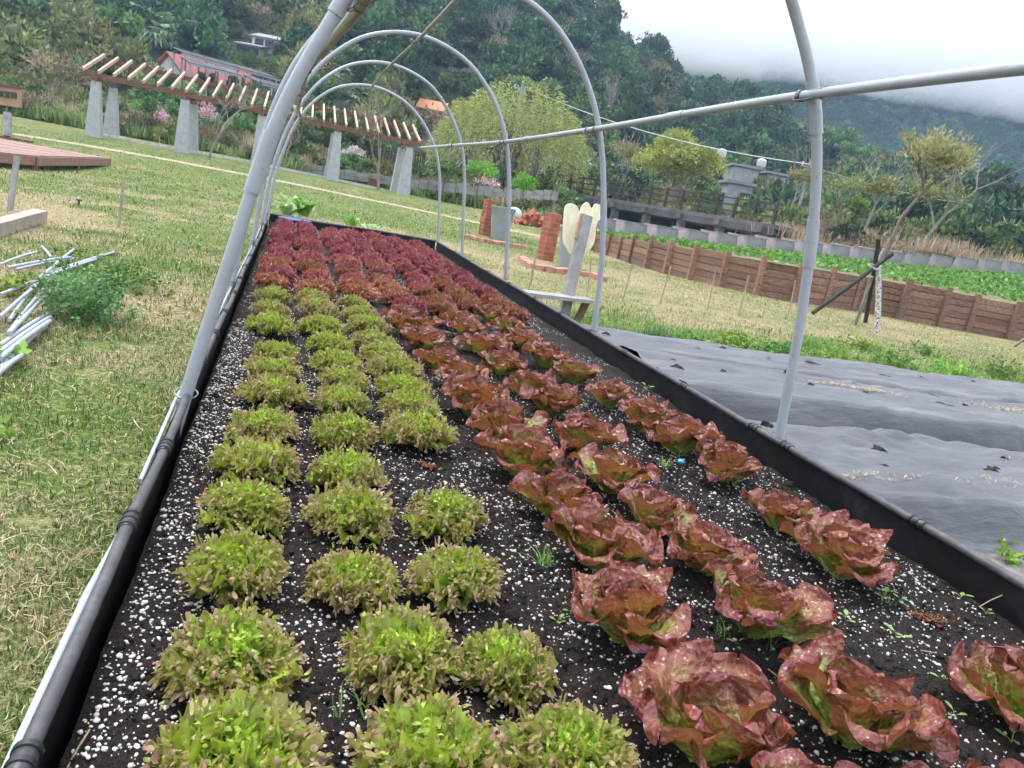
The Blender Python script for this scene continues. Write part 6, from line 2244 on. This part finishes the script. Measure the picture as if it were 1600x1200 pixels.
def pole(u0, v0, u1, v1, D, rad, label, arms):
    a, b = at(u0, v0, D), at(u1, v1, D)
    a, b = np.array([b[0], b[1], a[2]]), b
    e = empty('utility_pole', a, label, 'utility pole')
    h = b[2] - a[2]
    MB().tube([(0, 0, -2), (0, 0, h)], [rad, rad * .7], 10).build('pole', M_conc, e, True)
    for hz, ln in arms:
        MB().bar((-ln / 2, 0, h - hz), (ln / 2, .1, h - hz), .1, .1).build('cross_arm', M_steel, e)
        for x in (-ln / 2 + .1, 0.25, ln / 2 - .1): MB().lathe([(.04, h - hz + .05), (.08, h - hz + .12), (.06, h - hz + .25), (.02, h - hz + .28)], 8, (x, 0, 0)).build('insulator', M_plasterw, e, True)
    return b


t1 = pole(812, 230, 818, 125, 68, .16, 'concrete utility pole with cross arm behind the willow', ((.75, 1.6), (1.1, .8)))
t2 = pole(1240, 356, 1268, 250, 52, .14, 'leaning utility pole right of the footbridge', ((.5, 1.4),))
t3 = at(700, 210, 75)
t4 = at(1700, 330, 60)
for a, b, txt in ((t1 - (0, 0, .5), t2 - (0, 0, .3), 'overhead cable from the willow pole to the right pole'), (t3, t1 - (0, 0, .5), 'overhead cable dropping left from the willow pole'), (t2 - (0, 0, .4), t4, 'overhead cable leaving the right pole')):
    pts_ = [lerp(a, b, f) - np.array([0, 0, 4 * f * (1 - f) * .9]) - a for f in np.linspace(0, 1, 14)]
    tag(MB().tube(pts_, .035, 5).build('overhead_cable', M_steel, None, True, a), txt, 'cable')

# far fence on the left: posts and boards; dark railing behind the pergola
fe = [at(-60, 152, 56), at(60, 166, 56), at(140, 178, 57)]
f0 = fe[0].copy()
fn = empty('board_fence', f0, 'weathered grey board fence at the far left behind the lawn', 'fence')
P = smooth_path(fe, 13)
for i in range(12):
    a, b = P[i] - f0, P[i + 1] - f0
    for row in range(5):
        MB().bar(a + (0, 0, -.2 + row * .36), b + (0, 0, -.2 + row * .36), .05, .33).build('board', M_greyw, fn)
    MB().bar(a + (0, -.06, -.8), a + (0, -.06, 1.75), .12, .1, (0, 1, 0)).build('post', M_greyw, fn)
fe = [at(552, 262, 52), at(600, 264, 52), at(660, 272, 52)]
f0 = fe[0].copy()
fn = empty('picket_fence', f0, 'dark upright picket fence behind the last pergola bay', 'fence')
P = smooth_path(fe, 24)
for i in range(24): MB().bar(P[i] - f0 + (0, 0, -.5), P[i] - f0 + (0, 0, 1.5), .09, .07, (0, 1, 0)).build('picket', M_rail, fn)
for h in (.2, 1.2): MB().tube([p - f0 + (0, .06, h) for p in P], .04, 6).build('rail', M_rail, fn)

# ================================================================== FAR MOUNTAIN, HAZE, CLOUD
def ridge_z(a, r): return 25 + .50 * (r - 520) + 22 * (vnoise(a * 12, r * .012, 1.0, 88, 4) - .5) - 70 * sstep(az(1500), az(2000), a) * sstep(560, 800, r)


aa = np.linspace(az(850), az(2300), 90)
rr_ = np.linspace(470, 1000, 50)
A, Rg = np.meshgrid(aa, rr_)
V = np.stack([np.sin(A) * Rg, np.cos(A) * Rg, ridge_z(A, Rg)], -1).reshape(-1, 3)
i = (np.arange(49)[:, None] * 90 + np.arange(89)[None]).ravel()
tag(link('far_mountain', np_mesh('far_mountain', V, np.stack([i, i + 1, i + 91, i + 90], 1), M_hill, True)), 'blue distant wooded mountain under the cloud', kind='structure')
N_ = 3800
a_, r_ = rg.uniform(az(1130), az(1800), N_), rg.uniform(500, 860, N_)
P = np.stack([np.sin(a_) * r_, np.cos(a_) * r_, ridge_z(a_, r_) + 2], 1)
kd = np.where(rg.random(N_) < .75, 'dark', 'mid')
scatter('far_wood', P, list(kd), rg.uniform(1.5, 2.8, N_), 'blue hazy wood on the distant mountain', 'wood', 9)

hz = MB().box((0, 85, 36), (400, 250, 82)).build('haze', None)
k = bpy.data.materials.new('thin_air')
k.use_nodes = True
k.node_tree.nodes.clear()
o_ = k.node_tree.nodes.new('ShaderNodeOutputMaterial')
pv = k.node_tree.nodes.new('ShaderNodeVolumePrincipled')
pv.inputs['Color'].default_value = (.52, .74, 1.0, 1)
pv.inputs['Density'].default_value = .00055
k.node_tree.links.new(pv.outputs[0], o_.inputs['Volume'])
hz.data.materials.append(k)
tag(hz, 'thin bluish haze filling the valley air', 'haze', kind='stuff')

# cloud bank resting on the mountain: a lumpy slab of even mist
ca, cr_ = np.linspace(az(760), az(2200), 60), np.linspace(545, 980, 24)
A, Rg = np.meshgrid(ca, cr_)
base = 138 + 26 * (vnoise(A * 14, Rg * .01, 1.0, 99, 4) - .5) - 10 * sstep(az(1350), az(1600), A) + 16 * np.exp(-((Rg - 545) / 30) ** 2)
topz = np.full_like(base, 215.0) - 30 * np.exp(-((Rg - 545) / 30) ** 2)
X, Y = np.sin(A) * Rg, np.cos(A) * Rg
V = np.concatenate([np.stack([X, Y, base], -1).reshape(-1, 3), np.stack([X, Y, topz], -1).reshape(-1, 3)])
nx, ny = 60, 24
i = (np.arange(ny - 1)[:, None] * nx + np.arange(nx - 1)[None]).ravel()
off = nx * ny
Fb = np.stack([i, i + nx, i + nx + 1, i + 1], 1)
Ft = np.stack([i, i + 1, i + nx + 1, i + nx], 1) + off
sides = []
for j in range(nx - 1):
    sides += [(j, j + 1, j + 1 + off, j + off), ((ny - 1) * nx + j + 1, (ny - 1) * nx + j, (ny - 1) * nx + j + off, (ny - 1) * nx + j + 1 + off)]
for j in range(ny - 1):
    sides += [((j + 1) * nx, j * nx, j * nx + off, (j + 1) * nx + off), (j * nx + nx - 1, (j + 1) * nx + nx - 1, (j + 1) * nx + nx - 1 + off, j * nx + nx - 1 + off)]
cl = link('cloud_bank', np_mesh('cloud_bank', V, np.concatenate([Fb, Ft, np.array(sides)]), None, True))
k = bpy.data.materials.new('cloud_mist')
k.use_nodes = True
k.node_tree.nodes.clear()
o_ = k.node_tree.nodes.new('ShaderNodeOutputMaterial')
pv = k.node_tree.nodes.new('ShaderNodeVolumePrincipled')
pv.inputs['Color'].default_value = (.95, .965, .99, 1)
pv.inputs['Density'].default_value = .014
pv.inputs['Anisotropy'].default_value = .3
k.node_tree.links.new(pv.outputs[0], o_.inputs['Volume'])
cl.data.materials.append(k)
tag(cl, 'low white cloud hiding the top of the distant mountain', 'cloud', kind='stuff')
